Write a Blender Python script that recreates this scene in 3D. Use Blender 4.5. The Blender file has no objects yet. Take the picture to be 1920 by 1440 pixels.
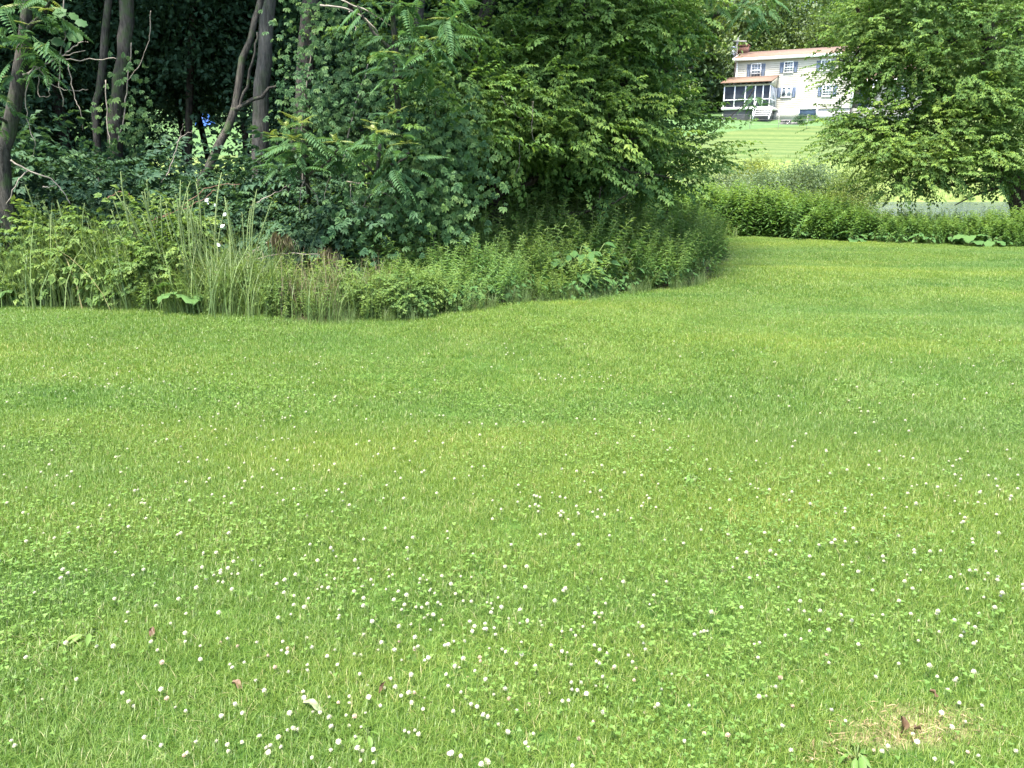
import bpy, math, random
import numpy as np
from mathutils import Vector

random.seed(7)
rng = np.random.default_rng(11)
S = bpy.context.scene
C = S.collection

# ------------------------------------------------------------------ camera
F = 1443.0
PITCH = math.radians(16.04)
CAMZ = 1.6
cd = bpy.data.cameras.new('camera')
cd.sensor_fit = 'HORIZONTAL'
cd.sensor_width = 36.0
cd.lens = 36.0 * F / 1920.0
cd.clip_start = 0.05
cd.clip_end = 3000.0
cam = bpy.data.objects.new('camera', cd)
C.objects.link(cam)
cam.location = (0, 0, CAMZ)
cam.rotation_euler = (math.pi / 2 - PITCH, 0, 0)
S.camera = cam

# ------------------------------------------------------------------ light
SUN_DIR = Vector((-0.17, -0.30, 0.94)).normalized()      # towards the sun
elev = math.asin(SUN_DIR.z)
az = math.atan2(SUN_DIR.x, SUN_DIR.y)
W = bpy.data.worlds.new('World')
S.world = W
W.use_nodes = True
nt = W.node_tree
bg = nt.nodes['Background']
sky = nt.nodes.new('ShaderNodeTexSky')
sky.sky_type = 'NISHITA'
sky.sun_disc = False
sky.sun_elevation = elev
sky.sun_rotation = az
sky.air_density = 1.0
sky.dust_density = 2.5
sky.ozone_density = 1.0
nt.links.new(sky.outputs[0], bg.inputs[0])
bg.inputs[1].default_value = 0.15
sl = bpy.data.lights.new('sun', 'SUN')
sl.energy = 3.0
sl.angle = math.radians(8.0)
sl.color = (1.0, 0.95, 0.86)
so = bpy.data.objects.new('sun', sl)
C.objects.link(so)
so.rotation_euler = SUN_DIR.to_track_quat('Z', 'Y').to_euler()
so.location = (-8, -2, 25)
S.view_settings.view_transform = 'Standard'
S.view_settings.look = 'None'
S.view_settings.gamma = 1.0
S.view_settings.use_curve_mapping = False
S.view_settings.exposure = 2.45
S.cycles.max_bounces = 7
S.cycles.diffuse_bounces = 4
S.cycles.transmission_bounces = 4
S.cycles.glossy_bounces = 2
S.cycles.caustics_reflective = False
S.cycles.caustics_refractive = False
S.cycles.use_denoising = True
try:
    S.cycles.denoiser = 'OPENIMAGEDENOISE'
    S.cycles.denoising_prefilter = 'ACCURATE'
    S.cycles.denoising_input_passes = 'RGB_ALBEDO_NORMAL'
except Exception:
    pass

# ------------------------------------------------------------------ terrain
def sstep(a, b, x):
    t = np.clip((np.asarray(x, float) - a) / (b - a), 0, 1)
    return t * t * (3 - 2 * t)

PY = [-80, 0, 8, 18, 21, 27.5, 30, 43, 45.2, 48, 54, 66, 76, 80, 92, 130, 300, 700]
PZ = [0, 0, 0, -.4, -.45, -.5, -1.1, -1.1, -.44, .35, 1.9, 3.55, 5.5, 5.8, 6.6, 12, 30, 60]
LZ = [0, 0, 0, -.4, -.45, -.5, -.5, -.35, -.2, .35, 1.9, 3.55, 5.5, 5.8, 6.6, 12, 30, 60]

def terrain(x, y):
    x = np.asarray(x, float); y = np.asarray(y, float)
    a = np.interp(y, PY, PZ); b = np.interp(y, PY, LZ)
    m = sstep(15.5, 18.0, x)
    z = b * (1 - m) + a * m
    near = 1 - sstep(16, 20, y)
    und = 0.05 * np.sin(0.95 * y + 0.30 * x + 0.6) + 0.03 * np.sin(0.55 * x - 0.5 * y + 1.1)
    und += 0.012 * np.sin(2.3 * y - 0.8 * x) + 0.010 * np.sin(1.9 * x + 1.4 * y + 2)
    far = sstep(52, 60, y) * 0.12 * np.sin(0.21 * x + 0.4 * y)
    return z + und * near * sstep(2, 6, y) + far

cp, sp = math.cos(PITCH), math.sin(PITCH)
def ray(px, py):
    u = (px - 960) / F; v = (720 - py) / F
    return np.array([u, cp + v * sp, -sp + v * cp])
def P(px, py, Y):
    d = ray(px, py)
    return np.array([0, 0, CAMZ]) + d * (Y / d[1])
def G(px, py):
    d = ray(px, py); t = 1.0; o = np.array([0, 0, CAMZ])
    for i in range(4000):
        p = o + d * t
        if p[2] <= terrain(p[0], p[1]): break
        t += 0.02
    p[2] = float(terrain(p[0], p[1]))
    return p

# ------------------------------------------------------------------ mesh building
class MB:
    def __init__(self):
        self.V = []; self.T = []; self.tint = []; self.mi = []; self.n = 0
    def add(self, V, T, tint=0.5, mi=0):
        V = np.asarray(V, np.float32).reshape(-1, 3); T = np.asarray(T, np.int64).reshape(-1, 3)
        self.V.append(V); self.T.append(T + self.n)
        self.tint.append(np.broadcast_to(np.asarray(tint, np.float32), (len(V),)))
        self.mi.append(np.full(len(T), mi, np.int32))
        self.n += len(V)
    def many(self, tm, R, pos, tint, mi=None):
        """tm = (V, T, tint, mi); R (N,3,3) already scaled; pos (N,3); tint (N,)"""
        V, T, t0, m0 = tm
        N = len(pos)
        if N == 0: return
        W_ = np.einsum('nij,kj->nki', R, V) + np.asarray(pos)[:, None, :]
        TT = (T[None] + (np.arange(N) * len(V))[:, None, None]).reshape(-1, 3)
        tt = np.clip(np.asarray(tint)[:, None] + t0[None, :] - 0.5, 0, 1).reshape(-1)
        self.V.append(W_.reshape(-1, 3).astype(np.float32)); self.T.append(TT + self.n)
        self.tint.append(tt.astype(np.float32))
        self.mi.append(np.tile(m0 if mi is None else np.full(len(T), mi, np.int32), N))
        self.n += N * len(V)
    def tmpl(self):
        return (np.concatenate(self.V).astype(float), np.concatenate(self.T),
                np.concatenate(self.tint).astype(float), np.concatenate(self.mi))
    def mesh(self, name, mats, smooth=False):
        V = np.concatenate(self.V); T = np.concatenate(self.T).astype(np.int32)
        me = bpy.data.meshes.new(name)
        me.vertices.add(len(V)); me.vertices.foreach_set('co', V.ravel())
        me.loops.add(T.size); me.loops.foreach_set('vertex_index', T.ravel())
        me.polygons.add(len(T))
        me.polygons.foreach_set('loop_start', np.arange(0, T.size, 3, dtype=np.int32))
        for m in (mats if isinstance(mats, (list, tuple)) else [mats]): me.materials.append(m)
        me.polygons.foreach_set('material_index', np.concatenate(self.mi))
        if smooth: me.polygons.foreach_set('use_smooth', np.ones(len(T), bool))
        a = me.attributes.new('tint', 'FLOAT', 'POINT'); a.data.foreach_set('value', np.concatenate(self.tint))
        me.update(calc_edges=True)
        return me
    def build(self, name, mats, parent=None, smooth=False):
        o = bpy.data.objects.new(name, self.mesh(name, mats, smooth))
        C.objects.link(o)
        if parent is not None: o.parent = parent
        return o
    # solids
    def box(self, x0, x1, y0, y1, z0, z1, mi=0, tint=.5):
        V = [(x, y, z) for x in (x0, x1) for y in (y0, y1) for z in (z0, z1)]
        T = [(0,1,3),(0,3,2),(4,6,7),(4,7,5),(0,4,5),(0,5,1),(2,3,7),(2,7,6),(0,2,6),(0,6,4),(1,5,7),(1,7,3)]
        self.add(V, T, tint, mi)
    def quad(self, a, b, c, d, mi=0, tint=.5):
        self.add([a, b, c, d], [(0,1,2),(0,2,3)], tint, mi)
    def slab(self, pts, off, mi=0, tint=.5):
        """a planar polygon (convex, list of 3-vectors) given thickness by the vector off"""
        n = len(pts); a = [np.array(p, float) for p in pts]; b = [p + np.array(off, float) for p in a]
        T = [(0, i, i + 1) for i in range(1, n - 1)] + [(n, n + i + 1, n + i) for i in range(1, n - 1)]
        for i in range(n):
            j = (i + 1) % n
            T += [(i, i + n, j + n), (i, j + n, j)]
        self.add(a + b, T, tint, mi)
    def tube(self, pts, rad, k=6, mi=0, tint=.5, cap=True):
        pts = np.asarray(pts, float); n = len(pts)
        rad = np.broadcast_to(np.asarray(rad, float), (n,))
        tan = np.gradient(pts, axis=0); tan /= np.linalg.norm(tan, axis=1)[:, None] + 1e-9
        ref = np.array([0.31, 0.9, 0.2])
        u = np.cross(tan, ref); u /= np.linalg.norm(u, axis=1)[:, None] + 1e-9
        w = np.cross(tan, u)
        a = np.linspace(0, 2 * np.pi, k, endpoint=False)
        V = pts[:, None] + rad[:, None, None] * (np.cos(a)[None, :, None] * u[:, None] + np.sin(a)[None, :, None] * w[:, None])
        T = []
        for i in range(n - 1):
            for j in range(k):
                p, q, r, s = i*k+j, i*k+(j+1) % k, (i+1)*k+(j+1) % k, (i+1)*k+j
                T += [(p, q, r), (p, r, s)]
        V = V.reshape(-1, 3)
        if cap:
            V = np.vstack([V, pts[-1:], pts[:1]]); e = len(V) - 2
            T += [((n-1)*k+j, (n-1)*k+(j+1) % k, e) for j in range(k)]
            T += [((j+1) % k, j, e + 1) for j in range(k)]
        self.add(V, T, tint, mi)

def tag(o, label=None, cat=None, group=None, kind=None):
    if label: o['label'] = label
    if cat: o['category'] = cat
    if group: o['group'] = group
    if kind: o['kind'] = kind
    return o
def empty(name, loc, label, cat, group=None):
    o = bpy.data.objects.new(name, None); C.objects.link(o); o.location = loc
    o.empty_display_size = .2
    return tag(o, label, cat, group)
def copy_of(o, loc, rz=0., sc=1., rx=0., ry=0.):
    c = o.copy(); C.objects.link(c); c.location = loc; c.rotation_euler = (rx, ry, rz)
    c.scale = sc if isinstance(sc, (tuple, list)) else (sc, sc, sc)
    return c
def copy_tree(root, loc, rz=0., sc=1., label=None):
    r = copy_of(root, loc, rz, sc)
    if label: r['label'] = label
    for ch in list(root.children):
        c = ch.copy(); C.objects.link(c); c.parent = r
    return r

def norm(a): return a / (np.linalg.norm(a, axis=-1, keepdims=True) + 1e-9)
def frames(d, up, sc):
    d = norm(d); x = norm(np.cross(d, up)); z = np.cross(x, d)
    return np.stack([x, d, z], axis=-1) * np.asarray(sc).reshape(-1, 1, 1)
def rdirs(n): return norm(rng.normal(size=(n, 3)))
def smooth_path(pts, n=14, wob=0.0):
    pts = np.asarray(pts, float); m = len(pts)
    t = np.linspace(0, m - 1, n); out = []
    for q in t:
        i = min(int(q), m - 2); f = q - i
        p0, p1, p2, p3 = pts[max(i-1, 0)], pts[i], pts[i+1], pts[min(i+2, m-1)]
        out.append(.5*((2*p1)+(-p0+p2)*f+(2*p0-5*p1+4*p2-p3)*f*f+(-p0+3*p1-3*p2+p3)*f**3))
    out = np.array(out)
    if wob: out[1:-1, :3] += rng.normal(0, wob, (n - 2, 3))
    return out

# ------------------------------------------------------------------ materials
def new_mat(name):
    m = bpy.data.materials.new(name); m.use_nodes = True
    t = m.node_tree; t.nodes.clear()
    out = t.nodes.new('ShaderNodeOutputMaterial')
    return m, t, out
def ramp(t, cols, fac=None):
    r = t.nodes.new('ShaderNodeValToRGB')
    el = r.color_ramp.elements
    while len(el) < len(cols): el.new(0.5)
    for i, (p, c) in enumerate(cols):
        el[i].position = p; el[i].color = (*c, 1)
    if fac is not None: t.links.new(fac, r.inputs[0])
    return r
def noise(t, scale, detail=3, vec=None, rough=.55):
    n = t.nodes.new('ShaderNodeTexNoise'); n.inputs['Scale'].default_value = scale
    n.inputs['Detail'].default_value = detail; n.inputs['Roughness'].default_value = rough
    if vec is not None: t.links.new(vec, n.inputs['Vector'])
    return n
def mix(t, a, b, fac, mode='MIX'):
    m = t.nodes.new('ShaderNodeMix'); m.data_type = 'RGBA'; m.blend_type = mode
    for s, i in ((fac, 0), (a, 6), (b, 7)):
        if hasattr(s, 'node'): t.links.new(s, m.inputs[i])
        elif isinstance(s, (int, float)): m.inputs[i].default_value = s
        else: m.inputs[i].default_value = (*s, 1)
    return m.outputs[2]
def mth(t, op, a, b=None, c=None):
    m = t.nodes.new('ShaderNodeMath'); m.operation = op
    for i, s in enumerate((a, b, c)):
        if s is None: continue
        if hasattr(s, 'node'): t.links.new(s, m.inputs[i])
        else: m.inputs[i].default_value = s
    return m.outputs[0]
def leafmat(name, dark, mid, light, trans=.35, rough=.5, spec=.35, world_noise=None, straw=None, tscale=(1.25, 1.2, .7)):
    """tint picks the leaf's own hue; world_noise = (scale, colour a, colour b) drifts hue and brightness over the place, as painted light on lawn and both big trees"""
    m, t, out = new_mat(name)
    at = t.nodes.new('ShaderNodeAttribute'); at.attribute_name = 'tint'
    oi = t.nodes.new('ShaderNodeObjectInfo')
    f = mth(t, 'ADD', at.outputs['Fac'], mth(t, 'MULTIPLY_ADD', oi.outputs['Random'], .24, -.12))
    stops = [(0, dark), (.5, mid), (.92, light)]
    if straw: stops.append((1.0, straw))
    col = ramp(t, stops, f).outputs[0]
    geo = t.nodes.new('ShaderNodeNewGeometry')
    if world_noise:
        sc, ca, cb = world_noise
        mp_ = t.nodes.new('ShaderNodeMapping'); mp_.inputs['Scale'].default_value = (.30, 1.0, 1.0)
        t.links.new(geo.outputs['Position'], mp_.inputs[0])
        n = noise(t, sc, 4, mp_.outputs[0])
        w = ramp(t, [(.36, ca), (.64, cb)], n.outputs['Fac']).outputs[0]
        col = mix(t, col, w, 1.0, 'MULTIPLY')
    pb = t.nodes.new('ShaderNodeBsdfPrincipled')
    t.links.new(col, pb.inputs['Base Color'])
    pb.inputs['Roughness'].default_value = rough
    pb.inputs['Specular IOR Level'].default_value = spec
    tr = t.nodes.new('ShaderNodeBsdfTranslucent')
    t.links.new(mix(t, col, tscale, 1.0, 'MULTIPLY'), tr.inputs['Color'])
    ms = t.nodes.new('ShaderNodeMixShader'); ms.inputs[0].default_value = trans
    t.links.new(pb.outputs[0], ms.inputs[1]); t.links.new(tr.outputs[0], ms.inputs[2])
    t.links.new(ms.outputs[0], out.inputs[0])
    return m
def solid(name, col, rough=.6, var=.12, scale=6., bump=0., spec=.3, metal=0., col2=None):
    m, t, out = new_mat(name)
    tc = t.nodes.new('ShaderNodeTexCoord')
    n = noise(t, scale, 5, tc.outputs['Object'])
    a = col2 if col2 else tuple(c * (1 - var * 2) for c in col)
    col_ = ramp(t, [(.3, a), (.7, col)], n.outputs['Fac']).outputs[0]
    pb = t.nodes.new('ShaderNodeBsdfPrincipled')
    t.links.new(col_, pb.inputs['Base Color']); pb.inputs['Roughness'].default_value = rough
    pb.inputs['Specular IOR Level'].default_value = spec; pb.inputs['Metallic'].default_value = metal
    if bump:
        b = t.nodes.new('ShaderNodeBump'); b.inputs['Strength'].default_value = bump; b.inputs['Distance'].default_value = .02
        n2 = noise(t, scale * 6, 4, tc.outputs['Object'])
        t.links.new(n2.outputs['Fac'], b.inputs['Height']); t.links.new(b.outputs[0], pb.inputs['Normal'])
    t.links.new(pb.outputs[0], out.inputs[0])
    return m

WN = (.45, (.86, .92, .9), (1.12, 1.06, 1.0))
M = {}
M['elder'] = leafmat('box_elder_leaf', (.052, .112, .032), (.098, .182, .044), (.185, .272, .064), .40, .6, .2, world_noise=(.9, (.78, .86, .92), (1.25, 1.14, .95)))  # noise contrast paints lit and dim clumps into the leaf colour
M['rtree'] = leafmat('maple_leaf', (.050, .110, .034), (.095, .180, .044), (.182, .270, .062), .40, .6, .2, world_noise=(.8, (.78, .86, .92), (1.25, 1.14, .95)))  # same contrast, with lit and shaded foliage painted into the colour
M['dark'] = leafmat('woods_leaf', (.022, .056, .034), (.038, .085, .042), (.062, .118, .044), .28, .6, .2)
M['vine'] = leafmat('creeper_leaf', (.034, .086, .034), (.060, .128, .042), (.108, .185, .054), .32, .6, .2, world_noise=(.9, (.7, .78, .85), (1.2, 1.1, 1)))
M['sumac'] = leafmat('sumac_leaflet', (.036, .090, .040), (.056, .125, .046), (.095, .170, .056), .35, .65, .15)
M['sumac_tip'] = leafmat('sumac_young_leaflet', (.11, .16, .038), (.17, .22, .05), (.22, .26, .065), .4)
M['golden'] = leafmat('goldenrod_leaf', (.062, .138, .042), (.118, .215, .064), (.19, .285, .085), .42, .6, .2, world_noise=(.8, (.8, .88, .92), (1.2, 1.08, 1)))
M['hedge'] = leafmat('hedge_weed_leaf', (.040, .098, .030), (.078, .158, .038), (.160, .255, .055), .38, .55, .25, world_noise=WN)
M['bramble'] = leafmat('bramble_leaf', (.055, .115, .032), (.095, .165, .042), (.160, .230, .058), .38, .6, .2, world_noise=WN)
M['broad'] = leafmat('broad_leaf', (.036, .088, .030), (.058, .125, .036), (.092, .165, .048), .28, .7, .12)
M['weedg'] = leafmat('weed_grass', (.070, .125, .040), (.115, .180, .055), (.180, .235, .085), .35, world_noise=WN, straw=(.30, .27, .14))
M['stalk'] = leafmat('weed_stalk', (.095, .150, .055), (.140, .195, .075), (.195, .240, .100), .25, .6, .2)
M['willow'] = leafmat('willow_leaf', (.090, .150, .075), (.140, .205, .105), (.200, .262, .140), .35)
M['yellowshrub'] = leafmat('yellow_green_leaf', (.120, .165, .035), (.19, .24, .05), (.26, .30, .07), .4)
M['meadow'] = leafmat('meadow_weed', (.085, .130, .035), (.140, .195, .052), (.210, .260, .080), .38, world_noise=(.3, (.85, .95, .9), (1.15, 1.05, .95)))
M['fartree'] = leafmat('far_tree_leaf', (.040, .075, .028), (.070, .115, .036), (.110, .160, .045), .35, world_noise=(.12, (.75, .85, .95), (1.2, 1.1, .9)))
M['grass'] = leafmat('grass_blade', (.053, .121, .017), (.124, .207, .034), (.218, .290, .072), .42, rough=.42, spec=.4,
                     world_noise=(.42, (.76, .88, .96), (1.24, 1.11, .92)), straw=(.38, .34, .18))  # hue drift plus painted bands of light, as on rolling turf
M['clover'] = leafmat('clover_leaf', (.070, .142, .026), (.108, .192, .038), (.155, .240, .052), .38, rough=.55, spec=.3, world_noise=(1.2, (.9, .95, .95), (1.1, 1.05, 1)))
M['straw'] = leafmat('straw', (.17, .12, .055), (.32, .25, .13), (.50, .43, .26), .25)
M['deadgrass'] = leafmat('dead_grass', (.10, .085, .045), (.155, .135, .072), (.22, .195, .11), .25)
M['petal'] = leafmat('clover_petal', (.30, .31, .19), (.46, .45, .33), (.54, .53, .43), .25, tscale=(1, 1, .9))
M['pinkpetal'] = leafmat('faded_clover_petal', (.28, .19, .12), (.42, .32, .23), (.50, .41, .32), .25, tscale=(1, 1, .9))
M['stem'] = solid('green_stem', (.12, .17, .05), .6)
M['whiteleaf'] = leafmat('white_leaf', (.62, .66, .58), (.74, .76, .70), (.8, .8, .78), .3, tscale=(1, 1, 1))
M['deadleaf'] = leafmat('dead_leaf', (.06, .036, .020), (.115, .068, .036), (.18, .12, .07), .2, tscale=(1, .9, .7))
M['paleleaf'] = leafmat('bleached_leaf', (.14, .17, .08), (.19, .22, .11), (.24, .27, .15), .2, tscale=(1, 1, .9))
def barkmat(name, lo, hi, moss=.0):
    m, t, out = new_mat(name)
    tc = t.nodes.new('ShaderNodeTexCoord'); mp = t.nodes.new('ShaderNodeMapping'); mp.inputs['Scale'].default_value = (1, 1, .13)
    t.links.new(tc.outputs['Object'], mp.inputs[0])
    f = noise(t, 38, 6, mp.outputs[0], .65); g = noise(t, 3.5, 4, tc.outputs['Object'])
    col = ramp(t, [(.36, lo), (.62, hi)], f.outputs['Fac']).outputs[0]
    col = mix(t, col, ramp(t, [(.35, (.6, .62, .6)), (.7, (1.25, 1.2, 1.1))], g.outputs['Fac']).outputs[0], 1.0, 'MULTIPLY')
    if moss:
        mk = ramp(t, [(.52, (0, 0, 0)), (.66, (moss, moss, moss))], noise(t, 6, 5, tc.outputs['Object']).outputs['Fac']).outputs[0]
        col = mix(t, col, (.045, .075, .025), mk)
    pb = t.nodes.new('ShaderNodeBsdfPrincipled'); t.links.new(col, pb.inputs['Base Color']); pb.inputs['Roughness'].default_value = .95; pb.inputs['Specular IOR Level'].default_value = .15
    b = t.nodes.new('ShaderNodeBump'); b.inputs['Strength'].default_value = 1.0; b.inputs['Distance'].default_value = .03
    t.links.new(f.outputs['Fac'], b.inputs['Height']); t.links.new(b.outputs[0], pb.inputs['Normal']); t.links.new(pb.outputs[0], out.inputs[0])
    return m
M['bark'] = barkmat('bark_brown', (.027, .025, .023), (.082, .076, .068), .7)
M['barkgrey'] = barkmat('bark_grey', (.060, .056, .052), (.150, .142, .130), .4)
M['barkdark'] = barkmat('bark_dark', (.020, .017, .014), (.070, .058, .047), .4)
M['twig'] = solid('dead_twig', (.25, .22, .18), .85, scale=14, col2=(.13, .11, .085))
M['cane'] = solid('brown_cane', (.15, .085, .055), .8, scale=14)

# ground
def ground_mat():
    m, t, out = new_mat('ground_cover')
    geo = t.nodes.new('ShaderNodeNewGeometry')
    sep = t.nodes.new('ShaderNodeSeparateXYZ'); t.links.new(geo.outputs['Position'], sep.inputs[0])
    x, y = sep.outputs[0], sep.outputs[1]
    n1 = noise(t, 3.0, 5, geo.outputs['Position']); n2 = noise(t, .5, 3, geo.outputs['Position'])
    n3 = noise(t, 40, 3, geo.outputs['Position'])
    lawn = ramp(t, [(.3, (.022, .055, .010)), (.7, (.050, .095, .017))], n1.outputs['Fac']).outputs[0]
    # the mown slope: strips along the hill
    v = t.nodes.new('ShaderNodeCombineXYZ')
    t.links.new(mth(t, 'ADD', mth(t, 'MULTIPLY', x, .16), y), v.inputs[0])
    wv = t.nodes.new('ShaderNodeTexWave'); wv.inputs['Scale'].default_value = .16
    wv.inputs['Distortion'].default_value = 3.0; wv.inputs['Detail'].default_value = 3
    t.links.new(v.outputs[0], wv.inputs['Vector'])
    hill = ramp(t, [(.1, (.060, .094, .030)), (.85, (.086, .116, .040))], wv.outputs['Fac']).outputs[0]
    hill = mix(t, hill, ramp(t, [(.3, (.85, .9, .85)), (.7, (1.12, 1.06, 1.0))], noise(t, 2.2, 5, geo.outputs['Position']).outputs['Fac']).outputs[0], 1.0, 'MULTIPLY')
    yard = ramp(t, [(.3, (.055, .105, .038)), (.7, (.075, .130, .046))], n1.outputs['Fac']).outputs[0]
    edge = mth(t, 'ADD', mth(t, 'MULTIPLY', x, -.35), mth(t, 'ADD', y, mth(t, 'MULTIPLY', n2.outputs['Fac'], 1.2)))
    up = mth(t, 'GREATER_THAN', edge, 63.2)
    hill = mix(t, hill, yard, up)
    mead = ramp(t, [(.3, (.075, .110, .030)), (.7, (.15, .19, .055))], n1.outputs['Fac']).outputs[0]
    sm = t.nodes.new('ShaderNodeMapRange'); sm.interpolation_type = 'SMOOTHSTEP'
    sm.inputs[1].default_value = 52.5; sm.inputs[2].default_value = 54.5; t.links.new(y, sm.inputs[0])
    col = mix(t, mead, hill, sm.outputs[0])
    s2 = t.nodes.new('ShaderNodeMapRange'); s2.inputs[1].default_value = 19; s2.inputs[2].default_value = 21
    t.links.new(y, s2.inputs[0])
    col = mix(t, lawn, col, s2.outputs[0])
    # woods floor of leaf litter
    at = t.nodes.new('ShaderNodeAttribute'); at.attribute_name = 'litter'
    lit = ramp(t, [(.3, (.020, .016, .010)), (.7, (.055, .042, .026))], n1.outputs['Fac']).outputs[0]
    col = mix(t, col, lit, at.outputs['Fac'])
    # bare patch of dead turf
    b = t.nodes.new('ShaderNodeAttribute'); b.attribute_name = 'bare'
    fac = mth(t, 'MULTIPLY', b.outputs['Fac'], mth(t, 'MULTIPLY_ADD', n3.outputs['Fac'], .9, .4))
    fm = t.nodes.new('ShaderNodeClamp'); t.links.new(fac, fm.inputs[0])
    bare = ramp(t, [(.3, (.09, .070, .035)), (.7, (.26, .215, .115))], n3.outputs['Fac']).outputs[0]
    col = mix(t, col, bare, fm.outputs[0])
    pb = t.nodes.new('ShaderNodeBsdfPrincipled'); t.links.new(col, pb.inputs['Base Color'])
    pb.inputs['Roughness'].default_value = .95; pb.inputs['Specular IOR Level'].default_value = .1
    bp = t.nodes.new('ShaderNodeBump'); bp.inputs['Strength'].default_value = .5; bp.inputs['Distance'].default_value = .05
    t.links.new(noise(t, 9, 5, geo.outputs['Position']).outputs['Fac'], bp.inputs['Height'])
    t.links.new(bp.outputs[0], pb.inputs['Normal']); t.links.new(pb.outputs[0], out.inputs[0])
    return m

# outline of the thicket's foot on the lawn, from pixels on the ground
EDGE_PX = [(-500, 560), (-250, 566), (0, 572), (150, 576), (330, 586), (470, 594), (560, 600), (640, 604), (790, 596), (900, 582),
           (1040, 566), (1180, 551), (1290, 538), (1345, 520), (1372, 490), (1368, 462), (1340, 446)]
EDGE = np.array([G(*p)[:2] for p in EDGE_PX])
WOODS = np.vstack([EDGE, [[2.5, 23], [-4, 27], [-22, 26], [-22, EDGE[0, 1]]]])
HEDGE_PX = [(1180, 440), (1345, 444), (1500, 449), (1700, 458), (1920, 465), (2300, 474)]
HEDGE = np.array([G(*p)[:2] for p in HEDGE_PX])
def inside(poly, x, y):
    x = np.asarray(x); y = np.asarray(y); r = np.zeros(x.shape, bool); n = len(poly)
    for i in range(n):
        x1, y1 = poly[i]; x2, y2 = poly[(i + 1) % n]
        c = ((y1 > y) != (y2 > y)) & (x < (x2 - x1) * (y - y1) / (y2 - y1 + 1e-12) + x1)
        r ^= c
    return r
BARE = [(G(1690, 1350), .15, .075), (G(1775, 1372), .14, .06), (G(1640, 1385), .12, .045), (G(1550, 1425), .08, .035)]
def bare_at(x, y):
    b = np.zeros(np.shape(x))
    for c, rx, ry in BARE:
        q = ((x - c[0]) / rx) ** 2 + ((y - c[1]) / ry) ** 2
        b = np.maximum(b, np.clip(1.5 - q, 0, 1))
    return b
def axis(segs):
    out = []
    for a, b, s in segs: out += list(np.arange(a, b, s))
    return np.array(out + [segs[-1][1]])
gx = axis([(-600, -100, 60), (-100, -30, 5), (-30, -12, 1), (-12, 14, .25), (14, 40, .8), (40, 110, 4), (110, 600, 60)])
gy = axis([(-80, -4, 4), (-4, 1.2, .5), (1.2, 3.2, .06), (3.2, 22, .25), (22, 60, .8), (60, 130, 2.5), (130, 700, 40)])
X, Y = np.meshgrid(gx, gy)
mb = MB()
nx, ny = len(gx), len(gy)
idx = np.arange(nx * ny).reshape(ny, nx)
a, b, c_, d = idx[:-1, :-1].ravel(), idx[:-1, 1:].ravel(), idx[1:, 1:].ravel(), idx[1:, :-1].ravel()
mb.add(np.stack([X, Y, terrain(X, Y)], -1).reshape(-1, 3), np.concatenate([np.stack([a, b, c_], 1), np.stack([a, c_, d], 1)]))
GM = ground_mat()
ground = tag(mb.build('ground', GM, smooth=True), kind='structure')
at = ground.data.attributes.new('litter', 'FLOAT', 'POINT'); at.data.foreach_set('value', inside(WOODS, X, Y).astype(np.float32).ravel())
at = ground.data.attributes.new('bare', 'FLOAT', 'POINT'); at.data.foreach_set('value', bare_at(X, Y).astype(np.float32).ravel())

# pond
m, t, out = new_mat('pond_water')
pb = t.nodes.new('ShaderNodeBsdfPrincipled'); pb.inputs['Base Color'].default_value = (.02, .03, .025, 1)
pb.inputs['Roughness'].default_value = .2; pb.inputs['IOR'].default_value = 1.33; pb.inputs['Specular IOR Level'].default_value = 1.0; pb.inputs['Coat Weight'].default_value = 1.0; pb.inputs['Coat Roughness'].default_value = .25
tc = t.nodes.new('ShaderNodeTexCoord'); mp = t.nodes.new('ShaderNodeMapping'); mp.inputs['Scale'].default_value = (1, .5, 1)
t.links.new(tc.outputs['Object'], mp.inputs[0])
bp = t.nodes.new('ShaderNodeBump'); bp.inputs['Strength'].default_value = 1.0; bp.inputs['Distance'].default_value = 1.2
t.links.new(noise(t, 1.6, 4, mp.outputs[0]).outputs['Fac'], bp.inputs['Height']); t.links.new(bp.outputs[0], pb.inputs['Normal'])
t.links.new(pb.outputs[0], out.inputs[0])
mb = MB(); mb.quad((14, 27, -.53), (70, 27, -.53), (70, 46, -.53), (14, 46, -.53))
tag(mb.build('pond', m), kind='structure')

# ------------------------------------------------------------------ leaf templates
def one(V, T, tint=None, mi=0):
    V = np.array(V, float); T = np.array(T)
    return (V, T, np.full(len(V), .5) if tint is None else np.array(tint, float), np.full(len(T), mi, np.int32))
def kite(L=1., Wd=.5, fold=.1, droop=.15, at_=.42):
    return one([(0, 0, 0), (-Wd/2, at_*L, fold*L), (0, L, -droop*L), (Wd/2, at_*L, fold*L)], [(0, 2, 1), (0, 3, 2)])
def ovate(L=1., Wd=.6, fold=.1, droop=.2):
    return one([(0, 0, 0), (-Wd*.42, .25*L, fold*L*.8), (-Wd*.45, .58*L, fold*L*.5), (0, L, -droop*L), (Wd*.45, .58*L, fold*L*.5), (Wd*.42, .25*L, fold*L*.8), (0, .5*L, -.02*L)],
               [(0, 6, 1), (1, 6, 2), (2, 6, 3), (3, 6, 4), (4, 6, 5), (5, 6, 0)])
def blade(L=1., Wd=.02, bend=.3, seg=3):
    V = []; T = []
    for i in range(seg):
        s = i / seg; w = Wd * (1 - s * .75) / 2
        V += [(-w, bend*L*s*s, L*s*(1 - .35*bend*s)), (w, bend*L*s*s, L*s*(1 - .35*bend*s))]
    V.append((0, bend*L, L*(1 - .35*bend)))
    for i in range(seg - 1): T += [(2*i, 2*i+1, 2*i+3), (2*i, 2*i+3, 2*i+2)]
    T.append((2*seg-2, 2*seg-1, 2*seg))
    return one(V, T)
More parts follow.
